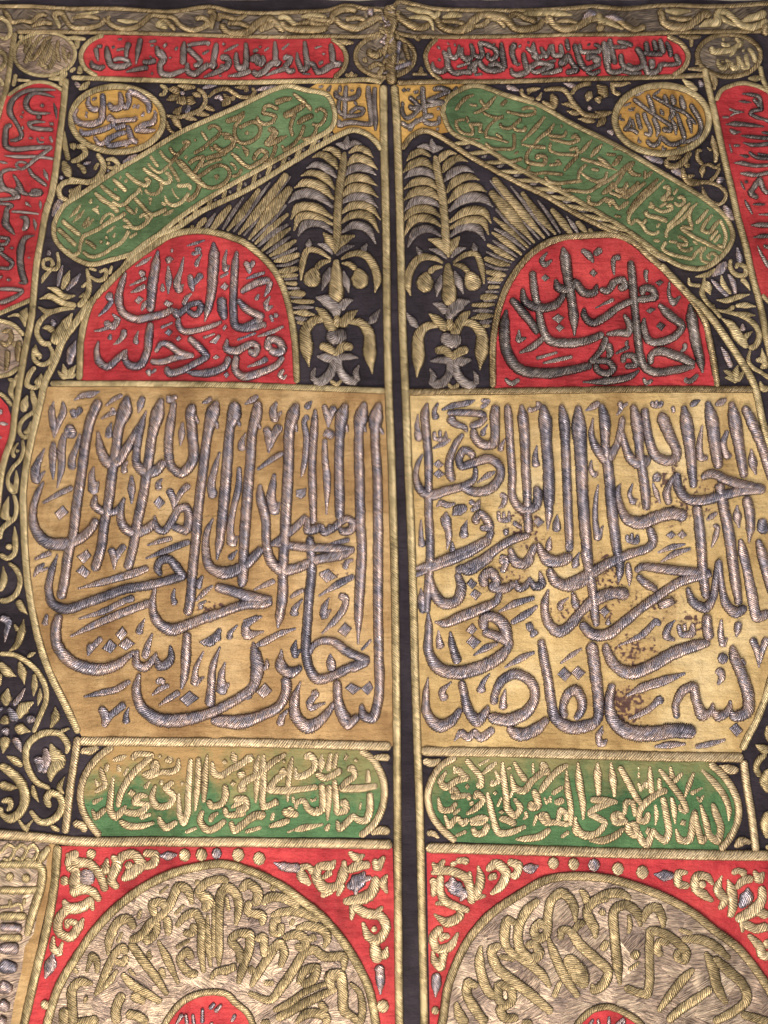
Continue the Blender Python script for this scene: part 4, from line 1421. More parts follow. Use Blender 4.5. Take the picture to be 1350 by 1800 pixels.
L 44 950,180,40 1020,230,44 1120,240,50 1250,240,50 1340,220,40
W:g 30 1120,140,20 1220,130,40 1330,150,34
L 34 1080,200,24 1180,180,34 1300,180,30
@ 540 0 300
L 40 0,150,34 100,160,40 190,170,40 210,120,40 290,80,44 400,90,40
L 44 220,150,40 270,200,44 380,230,50 480,190,50 560,150,44 640,160,40
L 34 300,160 400,150 470,170
L 36 20,190 120,200 180,190
W:s 50 470,100,40 530,110,60
L 50 700,100,40 740,150,50 830,210,50 920,220,44 970,190,36 
W:g 30 800,150,16 880,140,30 970,160,30 1000,250,16
W:g 34 780,70,20 880,90,40 960,100,30 1010,130,40 1050,90,30
L 44 1020,140,40 1060,210,44 1160,240,44 1260,230,50 1330,190,44
W:g 34 1070,140,20 1150,120,44 1230,120,20
L 34 1060,170,24 1160,170,30 1250,190,30
@ 800 0 300
L 50 0,240,40 90,220,50 150,160,50 220,120,44 300,120,50 400,150,50 470,220,44 560,230,44 660,210,40 700,150,34
L 34 150,210,24 230,190,34 280,150,30 340,160,34 400,220,30
W:g 34 0,125,34 60,120,24
L 40 420,140,30 480,110,34 560,140,44 650,170,40
W:g 40 480,140,14 580,110,44 700,105,40 800,110,44 930,125,16
L 40 720,190,30 740,140,44 780,200,44 850,235,44 960,220,44 1060,160,50 1130,150,44
L 30 790,180,20 880,170,30 970,190,24
W:s 44 1000,180,20 1060,120,50 1120,120,40
W:g 40 1130,110,44 1140,160,50 1220,190,40 1330,240,14
W:s 44 1180,140,20 1260,150,44 1340,180,20
L 34 1110,240,40 1180,220,50
@ 1050 0 300
L 40 60,170,20 150,160,40 220,210,40 300,240,34 380,210,40
L 40 0,220,30 60,180,40 60,140,30
L 44 480,130,40 500,100,40 520,180,50 600,220,50 700,220,50 780,170,50 840,120,50 900,130,40
W:g 34 530,90,24 620,100,44 740,95,16
L 34 560,145,20 660,160,34 750,150,24
W:g 50 800,220,14 870,190,50 940,180,60 950,110,44 1000,100,40 1060,140,40 1130,200,44 1220,220,44 1300,190,40 1340,160,30
W:g 30 960,130 1010,170 1100,210,16
W:g 40 1130,180,16 1200,150,44 1280,130,50 1330,100,50
L 60 1330,190,50 1320,240,50 1350,280,40
# side_panel_left d
@ 0 130 157.5
L 70 860,260,24 640,255,50 440,265,60 260,350,70 170,480,90 170,610,90 240,720,60 300,830,60 340,950,70 260,1010,60 160,1020,40
L 70 200,780,60 120,820,80 100,960,90 110,1100,90 200,1150,80 500,1130,76 800,1110,50
L 60 840,370,24 680,320,50 520,310,60 420,400,90 410,500,90 490,590,60 590,620,60 600,700,100
L 50 590,610,50 680,610,44 780,605,20
L 50 700,740,24 560,735,50 450,760,70 490,820,64 640,845,66 820,850,60
L 60 80,1250,16 300,1265,60 560,1260,50 820,1290,44
L 56 800,1110,50 640,1230,56 520,1320,60 430,1400,50 330,1450,50 260,1390,44 310,1345,40 430,1360,40
L 60 440,1430,50 500,1530,64 600,1610,70 720,1700,50
L 60 300,1460,30 150,1460,50 50,1500,60 20,1600,80 70,1730,90 180,1790,70 250,1850,60
V 70 380,1830,60 310,1690,80 250,1580,50 210,1530,24
P 610,490 650,460 690,490 650,525
a 34 820,450,20 850,560,50 865,700,20
P 340,590 375,575 380,605 345,615
P 305,655 340,640 370,670 340,690
P 340,810 375,800 375,850 345,860
P 440,985 480,960 520,990 470,1005
l 34 570,970 600,1040 680,1040
l 34 620,970,24 680,980
a 44 760,950,50 800,1050,40
P 750,745 820,745 825,790 765,790
w 50 665,1440,16 700,1530,64 735,1620,16
w 40 0,1330,20 60,1350,40 140,1365,14
@ 0 330 172.5
L 90 400,90,50 470,110,60 570,80,80 520,50,60 430,70,60 
L 60 230,0,50 310,70,64 410,110,50
L 60 0,180,50 150,165,50 270,140,60 230,70,60 100,40,60 0,60,60
L 60 0,230,40 140,240,50 190,260,40 110,310,60 100,400,90 90,500,110 160,590,70 220,660,20
L 40 170,340,30 300,345,40 550,370,30
L 60 280,410,24 370,440,80 370,540,80 320,600,50
L 60 0,690,50 130,710,50 90,780,50 0,790,50
L 60 0,890,50 100,970,56 180,1040,60 140,1110,50 0,1110,50
V 90 380,1330,60 330,1240,90 290,1050,90 300,850,100 350,710,70 490,660,16
L 40 370,1320,50 260,1310,20
L 60 0,1400,50 180,1400,60 340,1420,50
L 60 340,1420,40 230,1500,60 100,1560,66 0,1590,60
L 80 0,1220,90 20,1260,80
L 60 0,890 30,840 60,880
P 360,200 400,210 450,280 360,250
w 34 560,180,14 565,240,40 570,310,14
w 40 470,430,20 495,510,50 495,600,16
P 140,835 175,820 210,835 175,860
P 90,1270 130,1250 170,1275 125,1300
P 385,970 410,955 435,970 410,990
# side_panel_right k
@ 1220 130 157.5
L 60 720,300,20 860,310,60 980,350,70 1000,450,80 1020,530,60 880,560,60 840,600,50 940,650,60 1040,680,50 1150,720,60
L 60 890,370 940,430 1000,500
w 40 670,410,14 760,420,40 870,430,14
L 40 520,530,40 620,560,36 760,580,20
L 40 700,580,30 600,600,36 540,640,24
w 30 420,655 520,655,30 530,655
W 70 470,765,14 620,755,80 850,770,60 1060,795,30
L 34 1010,880,30 1090,890,50 1150,900,50
a 44 530,835,40 600,880,70 710,875,14
L 70 700,930,20 850,945,60 1150,970,60
L 60 730,1035,20 880,1070,60 1150,1050,60
L 60 820,1170,44 930,1250,60 1150,1270,60
L 34 950,1200 1150,1230
a 44 530,1050,20 570,1190,30
a 44 590,1080,40 700,1080,40
w 40 680,1220,14 790,1240,50 840,1240,20
L 70 600,1340,24 730,1345,70 900,1380,60 1150,1370,50
L 70 690,1495,30 820,1510,70 950,1520,60 1150,1480,60
L 80 850,1800,60 920,1680,80 990,1590,80 1020,1680,80 1080,1800,60
a 24 700,1610,16 730,1680,34 770,1750,16
a 40 760,1620,50 820,1630,40
@ 1200 330 172.5
L 80 980,-10,60 940,70,90 1040,150,60
L 70 1080,0,60 1180,90,70
a 44 850,160,20 890,240,44 960,370,24
w 40 960,230,14 1050,228,36 1140,230,20
w 40 1040,370,14 1200,370,36
L 70 930,520,20 1050,515,70 1200,520,70
L 60 960,690,16 1080,670,60 1200,670,60
a 40 1020,800,16 1080,930,44 1150,1050,60 1200,1110,50
a 44 1100,800 1200,830,60
# medallion_side_left b
@ 0 440 240
L 44 10,900,40 60,940,44 110,880,50 100,800,44 20,810,36
L 44 80,990,50 75,1100,50 60,1200,34
L 44 190,890,50 180,1000,60 175,1110,34
L 34 130,960,40 150,900
# vine_left g tendril leaf
@ 0 440 240
L 44 700,580,24 560,600,34 450,650,44 380,740,50 370,830,50 430,920,54 510,920,40
w:s 30 515,675,16 530,720,60 545,750,50
w 90 720,620,20 650,740,100 560,870,130 500,900,60
w 34 420,770,14 470,765,50 540,800,70
L 40 480,930,30 520,1010,40 500,1090,44 410,1130,44 340,1080,44 330,1000,40
w 50 355,930,14 350,1000,70 395,1050,44 380,1080,20
L 44 350,1150,40 290,1230,50 270,1330,50 340,1360,40 400,1320,50
w 60 410,1215,14 390,1290,80 340,1310,40
L 40 860,180,30 880,280,44 880,400,56 830,500,60 770,560,50
L 34 880,180,24 960,200,34
L 40 890,260,30 970,300,40 1040,270,44 1050,190,34 980,220,30
L 30 810,370,30 870,320
L 34 780,470,14 850,430,50
L 24 1110,150,24 1080,240,34
w 50 470,370,14 560,400,60 640,460,60 750,450,20
w 54 395,485,14 500,460,60 620,520,60 760,550,50
w:s 40 625,150,20 600,240,44 575,360,24
w 54 695,200,14 660,290,70 620,390,40
w:s 44 800,230,20 740,310,54 660,400,30
L 44 590,100,34 570,180,40 490,190,34 440,170,34 440,110,34 500,90,34 530,140,34 500,160,30
L 30 570,20,30 590,120,34
w:s 40 490,0,30 490,60,50
w 40 510,200,30 450,260,44 415,330,20
w 36 380,560,20 470,610,50 640,580,40 740,580,14
w:s 70 750,890,14 710,1000,90 680,1130,60
w 50 620,1120,14 640,1200,60 650,1270,50
w 50 570,1190,20 610,1240,44 650,1270,40
w 50 755,1130,14 700,1200,60 660,1270,50
w 50 750,1220,20 690,1260,50
L 36 310,1380,30 330,1480,44 350,1570,40
w 50 270,1430,14 240,1520,70 240,1600,60
L 30 80,660,14 160,640,30 230,660,40
w 60 270,570,20 240,640,90 250,760,20
w 34 80,1270,20 130,1300,60 110,1400,50 150,1500,20
w 34 190,1210,20 130,1330,50
@ 0 690 232.5
L 40 330,-20,30 360,90,40 350,190,44 280,240,40 220,300,40 200,400,40 250,460,44 300,430,40
w 70 285,30,14 250,130,80 240,200,50 
w 50 315,290,14 290,390,50 240,410,30
L 36 230,480,30 240,580,40 210,680,40 130,770,40 80,880,40 100,980,44 150,1030,44
w 50 165,790,16 170,900,50 150,1010,60 110,920,14
L 36 190,510,20 130,600,40 150,670,40
w 30 200,590,14 160,600,50
L 44 140,1040,36 170,1150,44 150,1280,44 90,1330,50 20,1400,50 0,1500,44
w 70 90,1060,14 60,1180,70 50,1300,90
w 40 115,1270,30 60,1300,50
L 44 150,1360,14 160,1500,60 150,1640,50 80,1690,50 0,1650,50
w 60 60,1570,50 130,1580,60 
@ 0 990 202.5
L 60 100,-10,40 200,80,60 240,200,60 200,350,60 100,430,60 0,440,60
w 80 40,30,20 50,200,80 0,330,60
w 60 210,430,80 260,520,80 330,600,14
L:s 60 0,640,80 100,680,90 80,800,60 60,930,14
w 70 285,650,14 260,800,90 200,960,70 110,1030,20
w 40 170,710,20 220,790,60
L 56 0,1060,50 170,1070,56 320,1150,60 450,1270,60 540,1440,64 550,1600,60 480,1780,60 400,1980,50 
w 50 425,1040,20 370,1070,50 330,1100,30
w 80 230,1150,40 270,1280,100 295,1420,14
w 70 410,1290,40 415,1430,76 400,1560,14
w 60 480,1460,20 475,1560,60 450,1670,14
w 110 0,1160,60 90,1270,110 200,1325,14
w 60 0,1290,70 0,1440,40
w 100 100,1460,30 80,1580,120 80,1670,60
w:s 60 305,1455,20 230,1580,60 160,1660,60
w 120 405,1620,30 280,1700,130 220,1820,60
w:s 110 100,1690,60 180,1800,110 210,1850,80
w:s 90 0,1690,60 30,1730,80
@ 0 1240 202.5
w 90 655,10,20 660,130,100 600,260,30
w 60 825,260,20 720,300,50
L 70 790,560,44 800,450,70 710,330,70 600,310,70 470,340,76 340,450,76 310,600,76 350,760,76 440,890,70 600,965,50
w 100 600,440,40 660,580,140 700,640,150 620,770,110 600,890,30
w:s 100 530,490,50 560,600,110 520,790,60
w:s 90 400,620,60 480,660,120 470,780,60
w 80 80,590,20 180,640,90 270,710,60
L 100 0,690,80 120,770,100 250,900,110 300,1060,110 260,1220,100 130,1320,100 30,1270,60 0,1180,70
L 60 20,1120,50 120,1110,70 130,1180,60 80,1230,40
w 80 0,920,90 110,950,90 220,960,20
w 60 390,920,30 410,1020,70 465,1130,14
w 70 770,820,14 710,950,70 760,1030,20
L 80 600,1190,60 560,1090,80 600,1020,80 700,1050,80 740,1160,80 680,1290,80 560,1360,80 470,1350,70 360,1220,50
w 60 600,1400,30 650,1430,60 710,1460,40
w 60 220,1330,30 300,1430,60 400,1330,20
w 50 310,1480,30 340,1410,60
w:s 110 130,50,80 190,180,110
w:s 110 430,150,60 320,160,110
w 100 70,110,60 60,220,120
w 110 370,300,20 250,270,120 180,250,80
w:s 90 20,290,50 120,310,110
w 100 70,360,120 60,450,100 40,560,20
w:s 90 170,370,80 220,450,90 260,550,16
W:c 60 1160,480,40 1060,520,60 950,550,40
W:c 60 860,1370,50 940,1380,70 1010,1460,60
# vine_top_left b tendril leaf
@ 280 130 200
L 44 90,500,30 220,520,44 380,480,50 500,420,50 550,330,50 530,240,50 450,180,44
w 60 215,145,20 320,160,60 440,165,40
w 60 290,200,20 360,170,50
w 90 110,190,30 190,200,90 250,240,50
w 80 90,320,20 170,290,80 250,260,40
w 90 200,350,20 280,320,110 310,270,40
w 90 440,350,20 370,320,110 330,280,40
w:s 60 250,230,40 310,240,50
w 70 500,270,30 440,250,60 390,240,20
w 70 270,390,20 220,450,80 160,470,20
w:s 60 345,370,20 350,420,50 310,465,40
w 60 530,400,30 600,410,60 665,440,20
w 60 600,490,20 520,480,60 440,490,30
w 60 455,550,20 370,530,60 300,530,30
w 70 150,500,50 210,580,80 270,670,20
L 40 80,560,50 120,660,40 190,720,30
L 44 580,280,30 680,200,44 800,180,50 890,230,50 960,270,44 1080,270,44 1130,220,44 1100,160,40
w 50 890,160,14 990,160,50 1060,160,40
w 40 1060,180,30 1010,210,40
w:s 60 650,290,20 720,280,60 750,330,30
w 80 760,230,20 810,310,90 740,380,50
w 50 900,260,40 850,310,60
w:s 50 510,180,20 570,155,50 680,140,14
w:s 60 1150,200,20 1240,180,50 1400,160,40
w:g 40 10,140,30 80,180,50 60,240,44 0,260,30
# vine_corner_left g tendril leaf
@ 90 250 250
L 46 130,-100,20 140,50,50 170,180,44 
L 50 190,190,36 260,170,50 330,110,56 300,50,50 240,50,40
w 70 240,20,30 190,60,80
L 44 250,210,30 310,260,50 320,310,40
w:s 40 385,190,14 340,205,30 310,215,20
w 80 120,180,40 150,260,80 180,340,60
L 44 170,350,44 260,370,44 380,380,50 470,320,60 500,220,56 440,110,44
w 50 455,200,30 410,270,40
L 40 520,170,30 600,170,44 640,220,40 590,250,34 530,235,30
w 40 560,190,30 540,220,20
L 46 370,395,40 250,380,44 130,390,50 80,450,50 100,530,50 170,555,40
w 80 285,410,20 240,480,90 180,550,60
w 40 220,460,40 170,475,40
w:s 70 100,540,50 60,620,70 20,710,30
w:s 70 80,330,30 120,350,50
w:s 60 820,120,30 760,160,60 680,200,30
w:s 30 530,270,20 560,280,30
# vine_right g tendril leaf
@ 1210 460 210
L 50 480,-30,40 470,60,50 540,150,56 640,150,50 640,70,50 560,30,50 530,80,40
w 50 590,190,60 650,250,50 695,330,14
w:s 60 255,200,30 340,290,60 450,395,50
w 56 370,150,20 390,250,60 480,370,40
w:s 64 445,140,30 500,230,66 530,370,40
w 70 310,435,14 430,440,60 560,400,60 695,370,14
w 60 530,500,40 640,495,64 760,510,16
L 50 320,545,24 430,560,40 520,500,50
L 50 350,560,24 520,590,44 650,640,56 760,740,60 790,860,64 740,960,64 670,980,50
w 50 500,570,14 640,600,60 760,610,14
w 70 370,640,20 480,720,90 560,850,110 660,980,60
w:s 60 605,700,20 610,790,80
w 70 720,790,14 650,840,60 610,900,50
w 90 600,870,110 640,920,60
L 46 690,1000,30 670,1120,44 720,1200,44 820,1260,44 920,1330,50
w 60 820,980,14 840,1100,70 870,1200,80
w 60 750,1120,40 840,1110,80
w 60 800,1200,50 900,1170,60
w 70 800,1350,30 830,1430,70 900,1440,70
w:s 70 365,960,20 420,1060,66 480,1200,60
w 50 390,1230,20 450,1260,60 520,1350,50
w 70 550,1170,20 530,1260,80 540,1360,60
w 50 620,1230,20 580,1300,60 550,1360,40
w 40 400,1310,14 470,1320,60 540,1370,40
L 50 180,160,30 170,270,50 150,350,60 200,450,50 280,530,50 370,640,40
w 70 210,220,60 220,300,90 250,380,14
w 50 70,175,14 150,160,40 220,130,40
L 44 320,80,40 230,140,50 200,180,44
w:s 90 440,30,30 370,100,80 270,170,16
L 34 0,180,20 10,250,40 80,270,40 140,270,40
w 30 300,490,14 250,510,40
# vine_corner_right b tendril leaf
@ 1220 130 157.5
w 80 270,920,20 290,1050,90 330,1200,80 320,1340,60
w 60 190,1110,16 270,1160,60
L 60 120,1150,50 50,1170,60 50,1280,70 130,1370,60
w 100 150,1360,50 120,1460,100 120,1570,14
L 60 300,1400,50 380,1420,50 330,1530,56 240,1620,60
L 60 160,1370,40 240,1370,56 330,1430,40
w 40 400,1340,14 350,1400,50
L 60 -80,1600,40 80,1630,60 250,1640,60 400,1700,60 480,1800,60 460,1900,60 380,1960,50 250,1920,60 150,1800,60 120,1690,14
w:s 80 440,1570,50 400,1610,90
@ 890 130 240
L 40 160,140,40 150,180,40 200,230,40 280,250,40
w 44 340,140,14 270,150,44 200,160,40
w 40 260,150,20 210,200,30
L 44 370,160,34 470,150,44 560,160,50 610,210,50 650,280,50 700,340,50 760,400,50 860,420,50 950,410,50
L 44 640,210,40 680,150,44 760,110,44 840,100,50
w 90 440,200,40 470,260,80 480,350,40
w 60 350,180,16 320,240,44 290,250,20
w 50 350,270,30 420,310,50 490,350,30
w 50 540,300,14 620,310,50 700,350,30
w 50 590,370,14 660,390,50 730,400,30
w 50 700,450,14 790,460,60 880,480,30
w 60 890,530,20 940,480,70 980,430,50
w 50 1040,380,30 960,400,60 870,380,20
w 90 890,110,30 950,170,110 1000,230,40
w 90 1010,210,30 950,200,100 
w 90 920,300,20 900,230,110
w 80 800,280,30 810,230,80 840,180,50
w:s 50 810,320,30 830,370,50
L 44 1210,90,30 1120,110,44 1050,110,50 1060,180,44 1130,210,40
w:s 60 990,570,30 1060,590,70
w:s 50 560,95,14 640,120,50 700,130,20
w:s 60 0,120,50 70,140,50 130,160,20
L 30 1190,90,20 1230,100,20
@ 1060 260 250
L 60 600,110,40 600,160,56 680,180,56 760,130,60 830,40,50
w 50 600,110,30 680,90,60 740,90,30
w 60 740,130,40 800,170,50 820,190,20
L 60 750,190,40 760,260,60 820,330,60 930,330,56
w 50 870,260,14 800,280,60
w:s 70 380,80,20 470,110,60 570,140,50
w:s 60 640,220,30 700,230,70 750,280,30
w:s 90 1090,280,60 1130,330,90
w:s 90 1150,540,40 1190,620,80 1240,690,30
w:s 90 1170,1080,40 1120,1140,90 1030,1220,20
w:s 50 1270,940,20 1290,1040,60 1300,1100,50
# leaf_border_right g leaf leaf
@ 1250 1180 240
w:c 60 70,930,14 170,950,60 265,980,60
w:c 60 220,1720,30 300,1670,70 390,1690,40
w 80 430,720,20 500,760,80 570,780,80
L 60 540,810,50 470,870,60 440,950,60 480,1040,50
w 120 560,960,60 540,1080,120 570,1200,60
w 60 545,530,20 550,620,60 600,700,60
w 120 560,1380,60 540,1500,110 560,1650,60
w 60 530,1730,40 600,1740,60
# vine_top_left b tendril leaf
@ 0 0 300
w:g 34 530,310,20 610,315,36 690,322,24
w:g 44 620,330,50 620,400,20
w:g 44 640,530,20 640,600,50
w:g 34 390,635,14 440,630,34 500,635,34
L:g 34 490,690,30 500,620,44 540,580,40
w:g 30 560,580,30 610,550,24
w:g 34 130,590,30 110,690,30
w:g 26 140,640,24 250,645,14
w:g 44 720,655,20 680,690,44 630,720,20
w:g 34 150,310,20 190,285,44
w:s 34 600,660,20 640,700,44
@ 540 0 300
w 44 240,330,20 300,340,44 370,345,20
w 44 350,570,20 350,600,40
w 34 300,600 400,600,20
w 34 850,310,20 900,320,30
w 50 900,530,20 900,590,50
w 30 830,590,20 950,590,20
@ 1050 0 300
w 36 640,290,20 740,300,36 820,295,20
w 34 740,310,40 740,380,20
w 34 780,480,20 790,520,44
w 34 710,550,20 800,550,34 880,560,20
w 34 910,580,30 930,640,44 920,720,24
w:g 44 1190,620,20 1250,620,44 1310,610,20
w:g 44 670,630,20 730,680,50 790,720,30
w:s 44 800,640,20 830,690,50
# vine_left g tendril leaf
@ 0 690 232.5
w:s 50 0,170,60 5,230,40
w:s 40 0,310,30 40,320,40 90,325,12
w:s 30 0,450,30 20,470,14
# outer_strip g vine vine
@ 0 0 300
L 36 -60,140,30 20,150,36 80,210,36 80,280,36 40,310,30 0,290,30
L 30 -60,400,30 10,410,36 50,470,36 20,540,36 -60,600,30
L 30 -60,620,30 10,640,30 30,690,30
# cartouche_bottom_left c
@ 130 1290 300
V 50 1055,160,20 1040,300,50 1035,420,50 1025,545,30
V 46 985,185,40 985,300,50 975,450,50 960,610,20
L 50 925,190,36 915,350,50 905,500,50 900,620,50 870,700,56 840,640,50 830,460,24
L 50 820,690,40 730,740,56 690,700,50 670,650,24
L 44 830,190,24 820,270,44 760,300,50 690,300,40 600,330,50 540,310,40
L 44 560,320,50 620,300,50 660,260,50 650,220,40 610,270,44
L 50 460,200,50 500,160,50 620,165,40 560,220,50
L 50 620,180,40 500,280,56 420,380,56 370,480,50 350,580,40
L 56 315,330,24 295,480,50 290,600,56 330,650,60 390,600,50 415,560,20
L 44 790,370,40 730,430,50 790,490,50 750,560,50 660,570,56 620,500,50 650,400,24
L 44 590,490,30 520,490,50 480,540,50 590,560,40 520,620,56 430,620,50 400,600,40
L 50 360,680,40 420,720,56 520,730,50 640,700,24
L 40 210,260,24 230,330,50 250,400,40 170,460,30
L 40 270,230,40 255,300,40
L 44 145,590,20 180,650,50 230,610,44 260,580,30
L 44 1090,215,30 1110,310,56 1160,330,50 1260,270,50 1340,230,50
L 44 1190,400,44 1200,480,56 1170,550,50 1090,570,50 1060,520,44
L 44 1020,600,34 1000,690,50 1060,760,56 1130,740,50 1200,680,44
L 44 1190,580,40 1210,640,44 1290,640,50 1360,620,50
L 44 1240,590,20 1300,550,44 1360,520,44
L 50 1235,690,40 1270,770,50 1340,720,50 1420,650,56 1520,640,60
w 50 1250,140,20 1265,190,56 1275,235,30
w 40 420,165,24 370,190,40 310,210,24
w 40 350,240,20 365,300,44
w 36 435,260,20 395,330,24
a 40 690,170,30 680,180
w 44 720,210,30 760,200,60 750,170,20
w 40 605,370,14 560,430,44
w 40 700,360,20 690,400,44
P 455,430 495,460 460,500 425,465
P 860,370 880,385 855,410 840,390
w 40 235,500,14 150,545,40
w 44 615,630,24 520,665,44
w 50 975,740,24 880,780,30
P 1190,200 1215,225 1190,250 1170,225
P 1250,370 1285,390 1260,420 1230,400
a 36 1145,620,20 1090,660,40 1080,700
L 30 1300,300,50 1330,350,50
L 50 1300,430,50 1340,460
W 60 60,130,44 130,130,60 200,100,30
W 60 0,700,60 70,720,60 100,770,50
L 40 170,350,16 190,400,30 220,380,16
@ 410 1290 300
L 50 0,290,40 80,230,50 130,190,60 130,230,60
L 44 60,300,50 80,350,50
V 46 205,160,20 180,260,44 185,400,50 175,550,20
L 46 240,160,24 235,250,50 240,400,50 230,520,50 240,580,50 320,550,50 360,530,80
L 50 420,160,34 320,220,50 200,320,54 80,390,54 60,430,60 110,440,50
L 46 370,280,100 400,310,50 330,370,50 290,440,60 400,450,60 520,440,50 670,420,44
V 44 470,180,20 450,270,44 435,400,44 430,540,20
L 50 560,200,50 600,175,60 640,210,50 640,270,50 560,330,56 500,340,50 490,260,20
w 60 700,160,14 695,240,56 690,310,20
L 46 770,150,30 755,260,50 755,300,44
L 44 820,150,30 795,280,40
L 50 650,310,50 720,350,56 800,320,50 860,280,50
V 50 760,400,50 750,550,56 745,690,20
L 50 700,390,50 700,600,56 640,620,60 590,590,50 560,530,44 500,550,40 500,600,24
L 30 620,610,20 600,570,14
L 30 660,600,20 660,575,14
L 50 800,360,40 810,470,50 825,620,50 890,600,60 880,540,56 850,570,50
L 44 900,290,50 940,270,50 960,330,44 900,380,50 860,430,60 1000,430,60 1145,410,44
L 50 1065,280,24 1070,390,50
L 50 1080,460,50 1080,600,56 1050,680,56 990,680,50 950,650,44 900,700,50 840,750,56 820,680,24
L 60 400,590,50 420,620,70 520,640,50
L 44 430,580,40 480,620,40
L 50 450,680,40 370,710,50 280,735,30
L 56 0,520,50 90,520,56 100,580,56 20,620,56
L 40 0,770,40 80,710,50 190,650,60 250,660,56
w 44 225,740,30 90,780,30
w 40 320,620,30 300,690,30
w 44 715,715,20 560,745,50 425,780,16
w 40 760,710,20 730,770,50
w 36 470,490,20 480,550,30
w 30 1010,540,14 1000,600,20
L 24 610,510,20 620,530 650,520 650,500
P 890,150 915,180 890,220 870,200
P 970,190 990,210 970,225 950,210
P 400,205 420,220 400,235 385,220
W 60 1110,190,40 1180,185,50 1240,190,60
W 70 1090,790,30 1180,760,70 1240,780,50
# cartouche_bottom_right c
@ 730 1310 300
L 44 400,110,44 440,160,44 520,260,50 520,320,50 480,310,50
L 50 380,200,50 340,200,50 410,260,50 330,280,50 240,330,56 200,290,50 250,200,24
L 44 270,380,44 310,350,44 340,390,44 300,410,44 420,400,44 420,440,40
L 44 330,450,34 280,510,50 210,510,50 180,410,20
L 44 230,550,24 270,640,50 330,580,44 380,620,50 420,580,44
L 40 430,600 530,570,40 560,580,44 530,610,40 430,620,40
L 50 580,620,50 540,690,56 480,700,50 450,650,40
L 46 570,370,24 590,470,50 620,590,50 660,690,56 750,690,50 880,640,34
L 50 660,580,40 720,590,56 800,630,50
L 44 470,430,44 490,380,50 540,430,44 480,500,50 400,550,24
L 50 690,130,24 700,260,50 720,400,50 730,500,56 790,560,50 830,500,50 780,420,30
L 36 630,200,24 660,280,40 610,310,40 610,270,30
L 50 780,130,30 830,220,44 880,290,44
L 54 755,230,20 790,340,56 860,360,56 930,280,50 1020,210,56 1070,210,56
L 36 1000,200,44 1010,150,44 1050,180,40
L 50 1210,150,34 1120,210,50 1030,310,54 985,380,34
L 60 930,350,44 960,410,60 970,480,60 920,490,60 920,440,50
V 50 1195,190,20 1205,350,50 1230,500,44 1225,640,40
L 44 1220,630,40 1100,610,44 1030,610,50 990,560,50 1030,550,44 1060,610,40
L 44 1130,600,40 1150,510,44 1190,540,44 1190,600,40
V 50 1285,130,24 1295,300,56 1325,450,50 1330,590,20
L 50 1270,560,20 1270,680,54 1340,710,56
L 50 1070,660,44 990,720,56 880,740,50 790,745,20
w 30 590,110,20 500,160,24
w 40 650,130,24 590,180,40 530,230,24
w 44 310,160,24 310,230,24
w 36 930,140,20 935,230,24
P 635,360 655,380 630,400 610,380
w 40 685,410,20 650,490,24
P 680,510 710,530 680,550 655,530
w 40 780,340,20 750,420,30
w 40 870,520,30 880,560,30 850,590,14
w 40 965,550,30 935,640,20
w 44 1170,325,30 1080,390,34
l 30 1020,410,20 1040,460 1070,410 1070,460
w 44 1180,430,50 1100,460,44
w 36 1220,680,30 1150,730,30
w 36 360,500,20 300,550,30
w 44 410,680,30 320,720,24
P 410,300 435,330 410,355 390,325
l 36 740,170 745,200
a 40 430,450 460,470
W 60 60,120,50 130,140,60 200,110,24
W 50 90,700,44 140,700,44 190,740,20
@ 1010 1310 300
V 50 25,130,20 35,280,60 60,450,44 65,590,16
L 56 0,560,20 20,660,60 80,710,64 180,690,50 240,610,44 160,560,50 100,540,44
L 44 100,540,44 200,480,56 340,440,30
L 50 120,430,50 220,430,50 330,440,30
V 54 180,130,20 180,230,60 190,400,40
V 50 285,130,24 300,260,60 315,410,24
L 50 350,160,44 420,290,50 480,400,50 530,470,36
L 50 730,345,50 650,380,50 560,450,56 510,520,50 510,590,50 560,590,56 580,520,44
L 50 660,250,30 670,350,50
L 50 660,180,34 750,290,50 850,430,50 890,530,34
V 46 590,160,24 595,280,50 605,380,44
V 40 635,460,34 645,540,40 635,630,14
L 50 690,400,50 720,550,54 740,680,56 710,750,56 650,710,44 620,670,40 570,780,60 520,740,56 515,670,24
L 44 390,550,34 410,450,50 450,450,44 480,560,40
L 60 420,590,50 320,610,50 310,560,60 350,540,50 390,600,50
L 60 420,600,50 430,670,64 480,710,50 480,640,56 440,600,50
L 56 390,650,34 320,710,56 220,750,60 110,750,24
V 44 760,400,30 780,500,50 790,620,16
L 40 885,530,36 830,500,30 825,460,20
L 50 795,650,20 830,740,56 900,740,56 930,600,50 945,520,40 960,620,50 1000,750,56 1040,710,44
L 50 990,460,24 1030,590,50 1060,700,54 1120,750,60 1150,650,56 1110,530,56 1085,450,30
V 50 1000,190,24 1100,290,50 1180,400,50 1215,500,44 1215,600,16
V 46 940,210,24 900,310,44 865,410,20
w 44 1010,330,14 910,380,40
w 50 750,160,24 770,260,44
w 44 850,210,30 780,290,40
w 30 500,160,20 505,260,20
l 36 500,290,24 520,350 560,290 570,340,24
l 30 960,400,20 990,440 1015,390
P 840,580 875,590 870,635 825,620
P 570,640 600,650 580,720 550,680
W 70 1150,160,14 1220,190,70 1290,190,60
W 70 1260,800,40 1310,760,70 1350,760,40
# wheel_left o
@ 80 1470 330
L 60 650,660,40 600,590,60 540,600,60 470,720,60 455,850,24
L 60 1060,490,30 1020,380,60 960,360,60 900,480,56 850,550,50 760,620,56 700,700,60 610,750,50
L 50 870,520,50 840,470,56 770,480,50 790,570,50
L 50 800,600,50 800,680,50 740,740,60 710,690,50
L 50 870,570,50 885,640,56 885,710,34
V 54 610,750,50 700,880,60 790,1000,56 880,1140,34
V 50 810,740,24 880,880,54 960,1060,24
